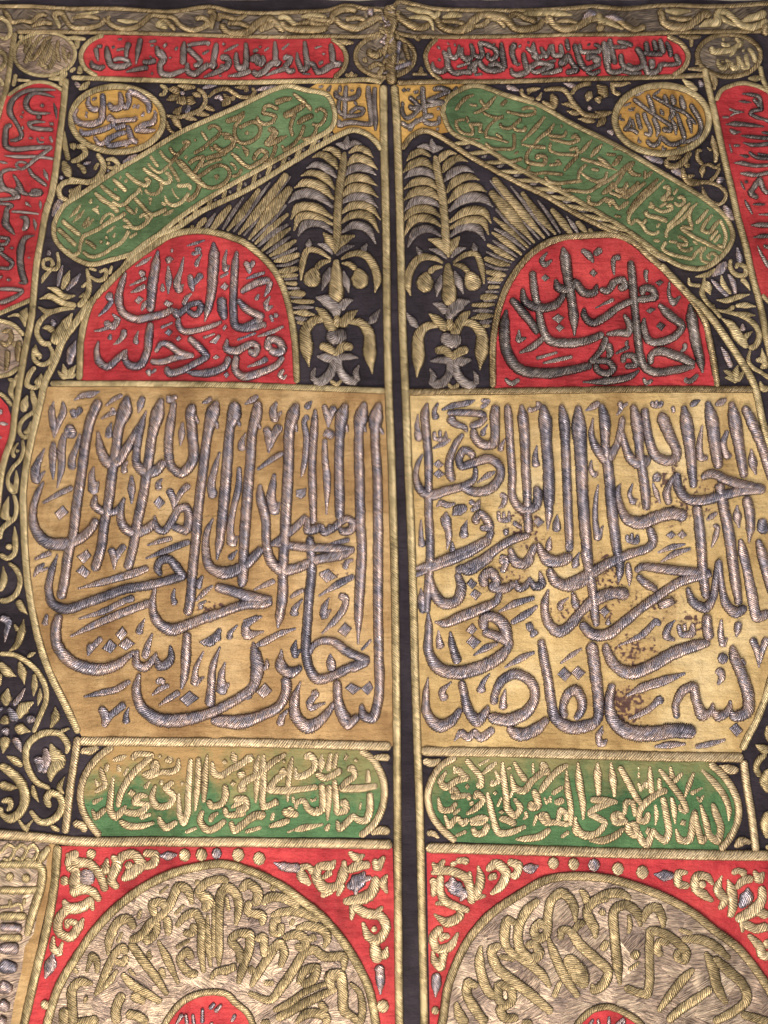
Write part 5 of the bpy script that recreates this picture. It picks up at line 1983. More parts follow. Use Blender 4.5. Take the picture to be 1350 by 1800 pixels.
L 50 590,840,50 560,790,50 510,830,50 450,950,54 360,1140,24
L 50 590,850,40 560,900,50 500,890,40
L 40 520,950,24 470,1030,40 370,1120,30
L 44 210,940,24 240,980,30
L 44 300,970,20 340,850,44 370,880,44 380,980,30
L 60 350,1050,30 250,1040,60 200,1090,60 200,1220,60 210,1350,60
L 50 140,1220,60 140,1350,60
V 60 550,980,40 640,1070,60 740,1130,56 840,1190,40
L 50 620,1130,70 720,1190,44
L 60 560,1120,60 510,1240,60 520,1340,60
L 50 580,1270,60 670,1290,60 740,1340,50
L 40 280,1160,60 310,1170,40
L 60 230,1330,50 390,1310,70
L 50 940,650,30 1010,570,50 1080,550,56 1120,620,54 1120,800,50 1140,980,30
L 50 1070,620,50 1060,690,50 990,690,40
L 50 1100,980,50 1040,980,56 970,880,50 1020,820,50 1060,880,50
V 44 1165,560,20 1170,750,50 1190,940,24
L 60 1320,320,40 1240,310,50 1150,340,56 1100,400,50 1170,460,80 1140,540,50
L 60 1330,370,40 1270,400,60 1250,600,54 1250,800,54 1250,930,24
L 34 1300,430,24 1320,540,30
L 34 1210,460,24 1210,870,30
L 50 1190,1030,24 1220,980,40 1350,940,50
w 36 690,520,20 670,590,30
w 34 1000,490,20 930,560,24
w 36 1040,740,24 940,800,24
w 30 740,820,30 760,880,30
w 34 560,680,20 520,760,30
w 34 600,950,30 650,1000,20
w 40 830,940,50 860,1020,24
w 30 890,350,16 820,410,20
L 30 1100,310,30 1080,350,24
L 40 1340,700,40 1350,800,50
@ 390 1470 330
L 60 -10,380,60 50,370,60 110,430,60 120,540,50 100,640,24
L 60 130,390,50 190,340,60 260,400,60 240,500,60
L 60 200,460,50 190,540,50 290,570,60 290,640,36
L 60 290,490,40 340,440,60 440,440,60 560,500,50
L 54 350,570,30 440,540,54 560,540,60 700,600,44
L 46 430,590,50 380,600,50 370,690,46 420,690,46 430,620,46
L 60 530,660,30 620,640,60 730,670,60 760,730,50 730,800,24
L 54 130,910,50 130,830,50 70,740,50 110,700,50 200,700,60 200,800,56 150,950,56 120,1060,30
L 54 0,980,50 110,920,50
L 54 240,740,40 300,720,56 310,840,50 420,760,56 450,830,56 420,940,36
L 54 400,770,50 340,860,56 260,980,56 210,1080,30
L 60 440,730,40 540,700,60 610,750,60 570,800,50 530,770,50 
L 60 880,960,30 870,860,60 740,860,60 660,810,60 590,840,54 520,950,60 430,1080,60 350,1170,50 190,1120,34
L 50 550,1060,40 600,960,60 680,940,60 660,1020,60 570,1070,50
L 60 790,1100,50 780,1000,70 850,990,70 870,1100,64 880,1250,64 950,1300,50 1020,1400,40
L 60 830,1090,40 650,1170,60 500,1250,60 390,1310,50
L 44 760,1050,30 590,1120,44 480,1200,50 370,1250,30
L 50 530,1340,30 620,1270,60 740,1290,60 760,1350,50
L 44 920,1050,24 990,1120,40 1010,1250,50 990,1350,50
w 50 240,940,50 190,970,50
w 50 380,1050,40 300,1050,30
w 36 520,590,30 490,640,24
w 36 390,370,40 340,370,30
w 50 680,710,50 630,740,40
w 40 700,1190,50 760,1260,40
L 60 350,1340,60 280,1345,50
# wheel_right o
@ 740 1470 330
L 60 850,450,40 760,530,64 700,660,60 710,800,60 790,880,70 850,840,60 810,770,56 750,790,50
L 60 1110,610,24 1090,480,60 1010,400,60 940,450,60 910,560,56 900,700,56 840,730,60 810,680,56 850,620,56 900,650,50
L 60 690,620,40 620,600,60 600,700,64 620,800,50 760,900,60 860,980,60 930,1080,30
L 60 580,780,50 510,810,60 540,930,66 680,1050,66 800,1140,66 940,1260,50
L 44 560,860,34 680,880,44
L 60 430,780,24 420,900,60 460,1070,64 530,1170,50
L 60 410,1080,44 340,1050,60 330,1130,60 400,1260,66 470,1350,60
L 60 600,1210,50 560,1170,56 560,1070,60 640,1090,60 650,1180,56 570,1240,56 600,1300,60 700,1300,50
V 60 910,720,30 960,850,60 1030,1000,64 1130,1150,40
L 50 1000,740,40 1010,670,50 1060,670,50 1140,770,66 1250,870,66 1340,960,60 1300,1060,60 1210,1110,50
L 50 1090,680,40 1140,620,50 1180,620,40
L 60 1350,420,60 1240,460,60 1190,530,60 1240,640,60 1250,730,24
L 40 1140,370,30 1180,430,50 1180,480,40
w 50 1300,530,50 1290,560,40
w 50 1340,740,40 1290,810,50
w 100 1040,850,80 1130,980,120 1180,1080,60
w 50 1000,1030,30 950,1150,40
L 60 250,1190,30 280,1290,66 330,1360,60
L 60 720,1340,60 800,1345,50
L 44 1220,1050,30 1240,1090,30
@ 1020 1470 330
L 60 360,440,30 280,400,60 180,410,60 80,470,54
L 60 430,640,24 400,540,60 320,480,60 240,520,60 240,700,60 260,900,64 280,1060,24
L 50 340,550,24 350,620,34 340,690,24
L 56 440,610,30 480,520,54 540,500,60 580,570,50 590,650,30
L 56 310,1070,50 380,1100,50 470,1120,60 490,1040,56 490,900,54 490,750,54 500,670,56 600,690,56 700,760,56 750,820,60 740,880,56 690,860,50 700,800,44
L 50 640,750,50 560,750,50 550,820,50 590,840,40
L 60 720,730,40 850,730,60 960,780,60 1070,880,34
L 60 890,820,30 940,920,70 980,1080,64 1050,1200,34
L 60 950,860,50 1060,960,64 1170,1070,60 1190,1170,60 1100,1250,60 950,1330,50
V 60 810,940,34 730,1020,60 640,1130,56 550,1250,30
L 60 940,1080,50 840,1150,60 720,1230,60 620,1320,50
L 60 1150,1270,50 1350,1330,60
w 60 410,810,50 370,870,60
w 40 420,890,20 340,950,24
w 40 180,740,30 150,810,40
w 50 170,520,40 140,550,40
L 40 700,660,30 800,690,30
L 44 60,490,40 40,560,40 100,690,30
# spandrel_left c tendril dot
@ 80 1470 330
L 70 150,210,40 200,140,70 240,100,40
L 60 150,120,30 230,180,70 320,190,60 390,260,60 440,390,50
L 70 450,150,20 430,230,70 400,240,40
L 50 150,220,40 220,240,60 220,350,80 340,390,60 400,460,40
L 60 180,410,60 260,370,80
L 50 140,280,50 140,350,50
L 60 300,110,60 370,130,60
l:s 100 280,230,60 300,280,110 350,330,60
L 60 480,130,30 520,190,70 480,310,60 530,370,40
L 70 550,310,40 620,260,80 690,200,70 640,130,60 560,140,60 520,190,60
L 40 620,180,50 590,230,50
L 70 700,120,50 790,130,50 780,190,60 700,220,50
L 70 130,450,30 170,510,70 270,500,70 350,440,60
L 40 330,470,50 350,530,20
L 60 170,510,60 100,590,60 100,680,60 180,720,60 240,650,60 280,580,20
L 50 240,620,50 160,610,40 160,660,30
L 50 60,710,20 60,800,50 100,830,50 130,750,20
l:s 60 820,140,20 880,140,60 950,130,20
l 80 1000,130,80 1003,140,80
l 80 1120,130,80 1123,135,80
l:s 66 1230,120,70 1232,130,70
w:s 80 60,830,20 40,920,80 0,1020,20
l 60 0,1200,60 4,1205,60
@ 390 1470 330
l 84 115,135,84 118,140,84
l 84 265,160,84 270,165,84
l:s 70 370,190,14 450,220,60 570,230,60
L 50 640,350,34 580,290,70 560,230,40 620,220,40 660,270,50
L 66 820,170,20 780,210,60 700,220,50 680,290,66 740,370,76 830,350,50 870,280,70 880,170,30
L 40 790,250,50 740,290,34 720,300,30
L 60 870,330,60 830,430,24
L 44 800,390,40 710,430,34
L 66 900,250,50 980,210,66 1070,200,50
L 60 910,110,30 970,150,60 1030,130,20
L 70 1090,160,40 1120,210,70 1170,140,30
L 50 1190,270,20 1160,330,60 1190,410,20
L 60 1110,280,50 1090,380,70 1040,430,80 870,470,50
l:s 80 1030,250,24 980,320,100 900,370,50 
l:s 50 1080,290,30 980,330,60 960,420,24
L 60 930,600,24 950,500,60 1040,550,66 1140,570,60 1180,660,60 1120,740,66 1060,720,60 1010,610,24
L 50 1160,500,20 1120,540,50
L 40 1080,650,40 1110,680,40
L 70 1090,740,50 1110,850,80 1130,910,60
L 60 1190,790,16 1170,850,60 1150,880,50
w:s 60 1130,920,60 1140,1030,60 1140,1140,14
l 84 1155,1220,84 1160,1222,84
# spandrel_right c tendril dot
@ 740 1470 330
L 66 80,190,24 120,240,70 170,170,30
L 50 70,270,30 140,250,60 240,260,60 330,310,60 370,490,50
L 50 350,250,20 350,320,50
L 50 60,320,50 90,330,50 90,440,40
L 60 140,280,50 140,400,54 180,470,60 350,540,40
L 60 100,490,20 200,470,60
L 50 280,510,40 280,570,60 190,620,66 90,560,20
L 50 230,180,50 240,220,40
L 50 250,180,40 320,180,50 320,210,30
l:s 60 220,290,30 240,370,90 310,420,60 280,470,20
l:s 50 170,350,40 300,360,60
L 60 410,210,20 430,310,60 400,430,60 470,430,20
L 60 470,250,40 540,200,66 610,260,66 580,350,60 500,420,30
L 44 500,320,50 510,290,40 550,290,50
L 50 620,180,50 700,210,60 680,280,50 640,280,40
l:s 70 730,230,40 790,230,70 850,210,14
l 70 950,190,76 953,195,76
l 70 1095,195,76 1098,200,76
l:s 70 1240,200,80 1242,205,80
L 66 150,650,50 90,730,60 120,810,60 210,790,60 270,690,20
L 40 210,720,44 150,720,40 150,760,40
L 60 170,820,50 140,940,60 100,900,50 80,820,20
w:s 70 110,980,60 110,1060,66 105,1160,14
l 50 100,1250,54 104,1255,54
@ 1020 1470 330
l 70 265,225,80 268,230,80
l 70 440,250,84 443,253,84
l:s 60 520,265,14 600,275,70 670,275,40
L 50 770,250,30 700,260,50 700,330,56 780,350,44
L 60 950,340,24 900,280,50 830,280,60 820,360,60 880,410,60 950,460,24
L 40 880,330,50 860,340,40
L 50 1010,270,16 980,370,60 1030,450,60 990,520,30
L 60 1050,300,16 1080,380,66 1090,490,60 1070,580,44
L 56 1110,370,40 1170,310,56 1240,300,50
L 66 1240,240,24 1280,300,70 1320,250,30
L 50 1080,260,40 1130,240,40 1190,270,50
L 60 1300,350,50 1300,450,60 1250,520,80 1110,600,60
L 60 1250,520 1350,570,60
l:s 90 1200,360,24 1190,430,90 1140,510,50
L 60 1160,690,20 1170,620,60 1260,660,60 1350,640,60
L 60 1200,700,30 1280,780,60 1310,850,60 1370,850,60
L 50 1320,740,50 1360,800,50
# hub_left s
@ 80 1470 330
V 34 940,1350,20 990,1270,34
V 30 1130,1230,20 1130,1340,30
V 30 1060,1270,20 1070,1350,30
V 30 1010,1270,20 1020,1350,30
W 30 1270,1200,24 1220,1260,34
W 30 1220,1190,24 1180,1240,34
w 30 1190,1330 1200,1350
@ 390 1470 330
w 30 100,1270,30 70,1330,24
# hub_right s
@ 1020 1470 330
V 30 60,1350,30 90,1300,20
V 30 120,1300,20 130,1350,30
V 30 200,1280,20 200,1350,30
V 30 250,1350,30 310,1290,20
V 34 310,1300,24 300,1350,30
# lattice_panel_left g band band
@ 0 1460 361.4
L:g 50 0,220,44 250,225,50 280,260,50 270,370,50 230,500,50 200,600,46 180,690,40
L:g 50 0,390,44 200,390,44 260,380,40
L:g 50 0,560,50 180,560,44
L:g 50 0,700,44 150,700,44
L:g 44 330,100,36 280,170,50 250,215,24
L:g 24 0,150,20 60,90,22 100,120 60,190 20,180
L:g 24 100,120 150,90 180,120 140,190 100,170
L:g 24 180,120 220,90 250,130 220,190 170,180
w:g 50 70,290,50 66,310,50
w:g 50 180,305,50 170,315,50
L:g 20 0,500 60,490 70,450
L:g 20 60,500 130,480 150,530
L:g 20 165,440 155,490
L:s 50 0,630,50 150,640,50
L:s 70 0,770,60 130,770,70
L:s 80 0,880,90 120,900,60
L:s 80 0,1010,90 90,1040,50
L:s 80 0,1130,80 70,1160,50
L:s 60 0,1240,70 50,1250,50
"""
PAN = {}
def panel(key, name, outline, mat, base=1.6, smooth=False, label=None, grid=7.0, puck=1.0):
    PAN[key] = cloth(name, outline, CL[mat], cur, base, grid=grid, smooth=smooth, label=label, puck=puck)
def EL(cx, cy, rx, ry, n=28, rot=0.0):
    return [(cx+rx*math.cos(2*math.pi*i/n)*math.cos(rot)-ry*math.sin(2*math.pi*i/n)*math.sin(rot),
             cy+rx*math.cos(2*math.pi*i/n)*math.sin(rot)+ry*math.sin(2*math.pi*i/n)*math.cos(rot)) for i in range(n)]
def P2(s): return [tuple(float(v) for v in p.split(',')) for p in s.split()]
# cloth grounds
panel('gold_panel_left', 'gold_panel', P2('76,680 300,677 500,680 684,690 688,800 692,1000 697,1200 698,1312 520,1308 148,1300 136,1278 112,1230 88,1180 70,1130 58,1080 50,1030 44,990 43,930 42,860 45,820 54,780 64,730'), 'gold_l', label='gold satin panel with darker worn left side under tall silver letters')
panel('gold_panel_right', 'gold_panel', P2('715,694 900,692 1000,689 1326,687 1338,730 1350,780 1368,860 1380,1000 1370,1120 1350,1205 1333,1255 1312,1299 1302,1322 1067,1322 735,1320 728,1100 722,900'), 'gold', label='gold satin panel spotted with dark purple stains')
panel('arch_panel_left', 'arched_panel', P2('141,676 140,640 142,600 149,564 158,532 167,516 220,469 276,429 320,409 364,409 409,420 430,429 457,449 479,471 494,496 503,520 511,553 518,598 520,642 521,678'), 'red', label='red arched panel between rays and vine scroll')
panel('arch_panel_right', 'arched_panel', P2('866,684 867,597 878,538 898,491 934,446 978,420 1038,415 1082,415 1112,426 1141,452 1186,494 1215,520 1236,556 1248,597 1257,657 1258,686'), 'red', puck=1.7, label='rumpled red arched panel with blackened silver letters')
GL = P2('101,382 113,363 147,340 203,302 260,268 317,234 373,208 430,182 487,157 509,153 536,160 574,168 583,180 589,208 581,227 543,250 468,291 392,333 317,382 271,420 241,442 196,457 158,465 120,446 98,420 96,397')
GR = P2('778,199 784,177 809,158 837,150 888,166 947,185 1006,219 1084,258 1163,305 1241,352 1276,383 1288,415 1276,442 1241,470 1202,470 1163,450 1104,407 1006,348 927,305 849,258 794,232')
panel('corner_panel_left', 'corner_panel', P2('538,160 558,148 610,147 668,148 671,265 655,247 635,233 612,228 588,236 575,215 585,185'), 'gold_s', base=1.2)
panel('corner_panel_right', 'corner_panel', P2('697,148 760,148 815,148 828,152 800,166 780,190 790,232 768,236 745,227 722,238 703,262'), 'gold_s', base=1.2)
panel('green_band_left', 'green_band', GL, 'green', base=2.4, smooth=True)
panel('green_band_right', 'green_band', GR, 'green', base=2.4, smooth=True)
panel('circle_panel_left', 'oval_panel', EL(207, 211, 78, 54), 'gold_s', smooth=True)
panel('circle_panel_right', 'oval_panel', EL(1163, 211, 80, 57), 'gold_s', smooth=True)
panel('cartouche_top_left', 'red_cartouche', P2('172,64 582,68 597,80 606,100 601,122 585,138 400,141 165,137 150,120 145,98 154,78'), 'red')
panel('cartouche_top_right', 'red_cartouche', P2('768,68 1175,64 1195,78 1206,98 1201,118 1183,134 1000,139 775,141 758,125 750,102 755,84'), 'red')
panel('medallion_top_left', 'oval_medallion', EL(80, 97, 52, 37), 'fill', smooth=True)
panel('medallion_top_center', 'oval_medallion', EL(677, 100, 50, 35), 'fill_b', smooth=True)
panel('medallion_top_right', 'oval_medallion', EL(1281, 98, 54, 36), 'fill_b', smooth=True)
panel('border_scroll_top', 'scroll_border', [(-80, 10), (111, 14), (298, 18), (369, 12), (413, 20), (469, 23), (578, 18), (607, 11), (673, 14), (707, 5), (762, 14), (838, 17), (933, 17), (1044, 13), (1161, 10), (1350, 6), (1430, 5), (1430, 54), (1350, 55), (1161, 60), (1000, 62), (762, 64), (651, 64), (580, 65), (298, 61), (111, 59), (-80, 56)], 'fill_b', base=1.0)
panel('side_panel_left', 'side_panel', P2('-60,200 8,172 35,156 58,147 82,147 99,153 112,163 106,246 93,337 82,375 74,419 65,470 60,522 54,527 26,540 0,550 -60,560'), 'red')
panel('side_panel_right', 'side_panel', P2('1258,182 1267,160 1284,150 1307,146 1331,150 1360,160 1420,170 1420,540 1350,530 1338,520 1330,500 1310,432 1298,387 1285,328 1271,270 1263,235'), 'red')
panel('medallion_side_left', 'round_medallion', EL(-6, 613, 48, 50), 'fill', smooth=True)
panel('side_panel_low', 'side_panel', P2('-60,690 0,698 14,714 22,740 14,782 0,820 -60,830'), 'red')
panel('cartouche_bottom_left', 'green_cartouche', P2('199,1308 640,1316 654,1334 672,1363 677,1390 672,1423 657,1450 640,1472 400,1472 180,1468 163,1450 148,1423 143,1390 152,1357 174,1330'), 'green_l', label='green cartouche faded to tan along its upper edge')
panel('cartouche_bottom_right', 'green_cartouche', P2('799,1328 1030,1333 1245,1338 1277,1368 1297,1403 1299,1434 1286,1466 1265,1494 1030,1490 795,1480 779,1459 759,1432 752,1399 759,1370 774,1348'), 'green_r', label='green cartouche with clean bright green ground')
panel('spandrel_left', 'red_square', P2('108,1486 400,1488 690,1490 694,1650 698,1830 44,1830 62,1730 90,1600'), 'red', label='red ground around the silver wheel, with dark washed left edge')
panel('spandrel_right', 'red_square', P2('750,1498 1030,1504 1360,1510 1420,1512 1420,1830 756,1830'), 'red')
panel('gold_strip', 'gold_strip', P2('72,1478 100,1478 88,1567 70,1647 50,1754 38,1830 0,1830 18,1740 36,1660 58,1600 70,1550'), 'gold_l')
panel('lattice_panel_left', 'lattice_panel', P2('-70,1476 88,1478 76,1560 60,1640 44,1664 40,1700 26,1760 16,1830 -70,1830'), 'fill', base=2.2)
panel('outer_strip', 'scroll_border', P2('-60,58 26,60 20,95 11,155 4,185 -4,215 -60,300'), 'fill', base=1.0)
WL = P2('20,1850 76,1832 87,1788 104,1734 134,1683 166,1636 202,1597 251,1560 300,1536 349,1523 390,1519 439,1531 488,1553 537,1587 573,1617 605,1656 630,1697 649,1739 659,1788 665,1850')
WR = P2('760,1850 777,1798 789,1729 821,1656 862,1607 911,1573 960,1546 1009,1539 1069,1543 1118,1556 1167,1575 1216,1602 1252,1631 1294,1663 1323,1697 1348,1734 1375,1790 1390,1850')
panel('wheel_left', 'calligraphy_wheel', WL[1:], 'fill', base=3.2, label='silver wheel of interlaced gold letters whose hub shows slanting silver strokes')
panel('wheel_right', 'calligraphy_wheel', WR, 'fill', base=3.2, label='silver wheel with a brown rubbed patch beside its gold letters')
HL = P2('275,1850 293,1795 324,1758 361,1744 398,1746 414,1761 434,1778 444,1798 455,1850')
HR = P2('1000,1850 1014,1798 1033,1778 1044,1771 1069,1767 1098,1778 1125,1798 1148,1850')
panel('hub_left', 'red_hub', HL, 'red', base=5.0, smooth=True)
panel('hub_right', 'red_hub', HR, 'red', base=5.0, smooth=True)
for k, nm in (('palm_tree_left', 'palm_tree'), ('palm_tree_right', 'palm_tree'), ('ray_fan_left', 'ray_fan'), ('ray_fan_right', 'ray_fan'), ('vine_left', 'vine_scroll'), ('vine_right', 'vine_scroll'),
              ('vine_top_left', 'vine_scroll'), ('vine_corner_left', 'vine_scroll'), ('vine_corner_right', 'vine_scroll'), ('leaf_border_right', 'leaf_scroll'),
              ('braid_l', 'braid_band'), ('braid_r', 'braid_band')):
    e = bpy.data.objects.new(nm, None); col.objects.link(e); e.parent = cur; PAN[k] = e

# cords: (width, material, points)
def cord(s, wd, mat='g', base=1.8, hk=0.29, closed=False, parent=None, name='cord', label=None, hmax=7.0):
    p = [(a, b, float(wd)) for a, b in (P2(s) if isinstance(s, str) else s)]
    if closed: p = p+[p[0]]
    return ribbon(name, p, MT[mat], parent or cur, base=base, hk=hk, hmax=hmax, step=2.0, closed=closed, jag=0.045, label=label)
cord('-80,10 0,12 60,13 111,17 200,17 298,21 369,13 413,22 469,24 520,22 578,19 607,11 640,16 673,20', 8, 'b', name='border_cord')
cord('690,18 700,5 720,7 762,15 838,18 933,18 1000,16 1044,13 1098,17 1161,11 1250,13 1350,7 1430,5', 8, 'b', name='border_cord')
cord('30,57 111,59 200,60 298,61 400,64 500,66 580,65 651,64 690,52', 8, 'b', name='border_cord')
cord('690,56 718,64 762,65 900,63 1000,62 1100,62 1161,59 1250,57 1350,55 1430,53', 8, 'b', name='border_cord')
cord('680,12 690,40 684,60 690,90 686,120 690,150', 20, 'b', base=3.0, name='seam_knot', hk=0.3)
cord('127,139 200,141 298,143 400,145 580,144 651,141 672,146', 9, 'g', name='border_cord')
cord('698,146 773,144 900,142 1000,140 1100,138 1161,136 1240,133', 9, 'b', name='border_cord')
A = lambda k: PAN[k]
cord('184,63 156,78 144,100 151,122 173,137', 9, 'g', name='edge_cord', parent=A('cartouche_top_left'))
cord('582,69 600,82 609,101 604,122 587,139', 9, 'b', name='edge_cord', parent=A('cartouche_top_left'))
cord('769,67 753,84 748,102 758,127 777,142', 9, 'b', name='edge_cord', parent=A('cartouche_top_right'))
cord('1172,64 1197,78 1209,98 1203,118 1181,135', 10, 'b', name='edge_cord', parent=A('cartouche_top_right'))
cord(EL(80, 97, 54, 38), 7, 'g', closed=True, name='edge_cord', parent=A('medallion_top_left'))
cord(EL(677, 100, 52, 36), 9, 'b', closed=True, name='edge_cord', parent=A('medallion_top_center'))
cord(EL(1281, 98, 56, 37), 9, 'b', closed=True, name='edge_cord', parent=A('medallion_top_right'))
cord(EL(207, 211, 81, 57), 11, 'g', closed=True, name='edge_cord', parent=A('circle_panel_left'), base=2.2)
cord(EL(1163, 211, 83, 60), 12, 'g', closed=True, name='edge_cord', parent=A('circle_panel_right'), base=2.2)
cord('27,58 22,89 13,155 7,175 0,200 -20,270 -60,380', 10, 'g', name='border_cord')
cord('118,140 114,181 106,246 93,337 82,375 74,419 65,470 60,522 56,560 44,618 34,680 27,724 22,767 10,802 2,836 -4,890 -12,950', 12, 'g', name='border_cord', base=2.6)
cord('15,170 35,156 58,147 82,147 99,153 112,162', 7, 'g', name='edge_cord', parent=A('side_panel_left'))
cord('56,527 26,540 0,551 -40,562', 8, 'g', name='edge_cord', parent=A('side_panel_left'))
cord('-20,560 0,564 23,571 43,590', 8, 'g', name='edge_cord', parent=A('medallion_side_left'))
cord('-20,664 0,662 18,657 34,645', 8, 'g', name='edge_cord', parent=A('medallion_side_left'))
cord('-10,688 8,697 22,714', 8, 'g', name='edge_cord', parent=A('side_panel_low'))
cord('1238,120 1242,142 1251.5,182 1263,235 1271,270 1285,328 1298,387 1310,432 1321,483 1333,528 1340,559 1345,592 1350,615 1358,650', 12, 'g', name='border_cord', base=2.6)
cord('1248,124 1257,155', 8, 'b', name='border_cord'); cord('1336,116 1342,140 1356,168', 9, 'g', name='border_cord')
cord('1258,178 1267,160 1284,151 1307,146 1331,151 1352,160', 8, 'g', name='edge_cord', parent=A('side_panel_right'))
cord('1338,518 1352,532 1380,545', 8, 'g', name='edge_cord', parent=A('side_panel_right'))
# green bands and the braid below each
cord(GL, 9, 'g', closed=True, name='edge_cord', parent=A('green_band_left'), base=2.8)
cord(GR, 9, 'g', closed=True, name='edge_cord', parent=A('green_band_right'), base=2.8)
bl = P2('167,525 178,511 213,474 241,440 279,414 309,402 354,372 430,336 505,291 562,257 596,238 620,229 640,233 658,246 672,264')
br = P2('706,262 723,240 745,230 765,236 790,251 823,273 868,298 912,322 957,344 1012,376 1050,395 1087,413 1112,428')
cord(bl, 10, 'g', name='band_cord', parent=A('braid_l'), base=2.6)
cord(br, 10, 'b', name='band_cord', parent=A('braid_r'), base=2.6)
def braid(lo, up, par):
    def at(P, f):
        L = [0]
        for i in range(1, len(P)): L.append(L[-1]+math.dist(P[i], P[i-1]))
        d = f*L[-1]
        for i in range(1, len(P)):
            if d <= L[i]: t = (d-L[i-1])/(L[i]-L[i-1]+1e-9); return (P[i-1][0]+(P[i][0]-P[i-1][0])*t, P[i-1][1]+(P[i][1]-P[i-1][1])*t)
        return P[-1]
    n = 13
    for i in range(n):
        f = (i+0.1)/n; a = at(lo, f); b = at(up, min(1, f+0.085)); m = ((a[0]+b[0])/2, (a[1]+b[1])/2)
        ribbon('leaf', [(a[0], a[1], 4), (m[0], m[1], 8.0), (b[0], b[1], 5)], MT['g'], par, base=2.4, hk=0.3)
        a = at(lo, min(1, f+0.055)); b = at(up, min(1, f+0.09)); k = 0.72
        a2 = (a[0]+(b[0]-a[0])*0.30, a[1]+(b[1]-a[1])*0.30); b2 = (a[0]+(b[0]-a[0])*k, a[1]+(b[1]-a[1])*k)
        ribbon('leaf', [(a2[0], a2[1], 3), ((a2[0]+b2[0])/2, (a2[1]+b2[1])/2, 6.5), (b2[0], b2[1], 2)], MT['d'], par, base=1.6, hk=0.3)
braid(P2('262,428 309,402 354,372 430,336 505,291 562,257 590,242'), P2('245,440 271,420 317,382 392,333 468,291 543,250 580,230'), A('braid_l'))
braid(P2('790,251 823,273 868,298 912,322 957,344 1012,376 1050,395 1087,413 1112,428 1141,452'), P2('794,232 849,258 927,305 1006,348 1104,407 1163,450 1186,464'), A('braid_r'))
# arches
cord('167,522 158,536 149,564 142,600 140,640 139,668', 12, 'g', name='edge_cord', parent=A('arch_panel_left'), base=2.0)
cord('178,511 220,469 276,428 300,414 330,407 364,407 409,418 430,427 457,448 479,471 494,496 503,520 511,553 518,598 521,642 522,674', 12, 'g', name='edge_cord', parent=A('arch_panel_left'), base=2.4)
cord('866,682 867,597 878,538 898,491 934,446 978,421 1038,414 1082,414 1112,426 1141,452 1186,494 1212,524 1236,560 1248,605 1257,657 1260,682', 12, 'b', name='edge_cord', parent=A('arch_panel_right'), base=2.4)
cord('160,530 149,545 133,568 110,600 96,636 80,669 73,698 65,732 53,784 44,836 41,870 42,913 45,975 50,1027 59,1079 71,1131 89,1182 114,1234 140,1288', 13, 'g', name='border_cord', base=2.4)
cord('1160,466 1186,494 1215,524 1236,543 1257,568 1280,602 1303,638 1322,672 1330,697 1338,735 1348,772 1362,830 1378,930 1378,1050 1366,1140 1349,1208 1332,1257 1311,1299 1303,1318', 13, 'g', name='border_cord', base=2.4)
# bars
cord('88,674 250,675 400,677 550,682 678,687', 11, 'g', name='border_cord', base=2.2)
cord('712,689 890,688 1000,686 1180,684 1325,685', 12, 'b', name='border_cord', base=2.2)
cord('140,1302 260,1303 387,1305 520,1308 688,1312', 16, 'c', name='border_cord', base=2.2, hk=0.28)
cord('740,1320 880,1323 1030,1326 1170,1329 1306,1331', 17, 'c', name='border_cord', base=2.2, hk=0.28)
cord('-20,1464 0,1466 60,1470 130,1477 280,1479 430,1481 690,1484', 17, 'c', name='border_cord', base=2.2, hk=0.28)
cord('748,1491 900,1494 1030,1497 1299,1502 1430,1505', 18, 'c', name='border_cord', base=2.2, hk=0.28)
# centre uprights
cord('674,150 675,250 677,330 679,422 681,598 684,709 688,800 691,900 694,1017 696,1156 698,1322 699,1483 700,1625 702,1800 703,1850', 14, 'g', name='border_cord', base=3.0)
cord('693,150 696,190 699,255 703,378 705,467 708,583 713,698 719,855 724.5,989 730,1200 734,1322 738,1436 742,1625 746,1800 747,1850', 14, 'g', name='border_cord', base=3.0)
# cartouches at the foot of the gold panels
cord('200,1310 174,1330 153,1357 143,1390 147,1423 162,1450 178,1469', 13, 'c', name='edge_cord', parent=A('cartouche_bottom_left'), hk=0.28)
cord('632,1319 654,1334 671,1363 676,1390 671,1423 656,1450 632,1470', 13, 'c', name='edge_cord', parent=A('cartouche_bottom_left'), hk=0.28)
cord('802,1330 775,1347 760,1370 752,1399 759,1432 778,1459 802,1480', 13, 'c', name='edge_cord', parent=A('cartouche_bottom_right'), hk=0.28)
cord('1246,1340 1275,1368 1294,1403 1297,1434 1285,1466 1264,1493', 13, 'c', name='edge_cord', parent=A('cartouche_bottom_right'), hk=0.28)
cord('138,1294 133,1330 126,1375 121,1420 116,1464', 14, 'c', name='border_cord', hk=0.3)
cord('1306,1335 1311,1376 1320,1429 1328,1496', 14, 'c', name='border_cord', hk=0.3)
cord('103,1484 98,1543 91,1592 80,1645 66,1701 54,1754 44,1800 38,1840', 15, 'g', name='border_cord', base=3.0)
cord(WL[1:], 15, 'g', name='edge_cord', parent=A('wheel_left'), base=4.0)
cord(WR, 15, 'o', name='edge_cord', parent=A('wheel_right'), base=4.0)
cord(HL, 12, 'o', name='edge_cord', parent=A('hub_left'), base=5.2)
cord(HR, 12, 'o', name='edge_cord', parent=A('hub_right'), base=5.2)

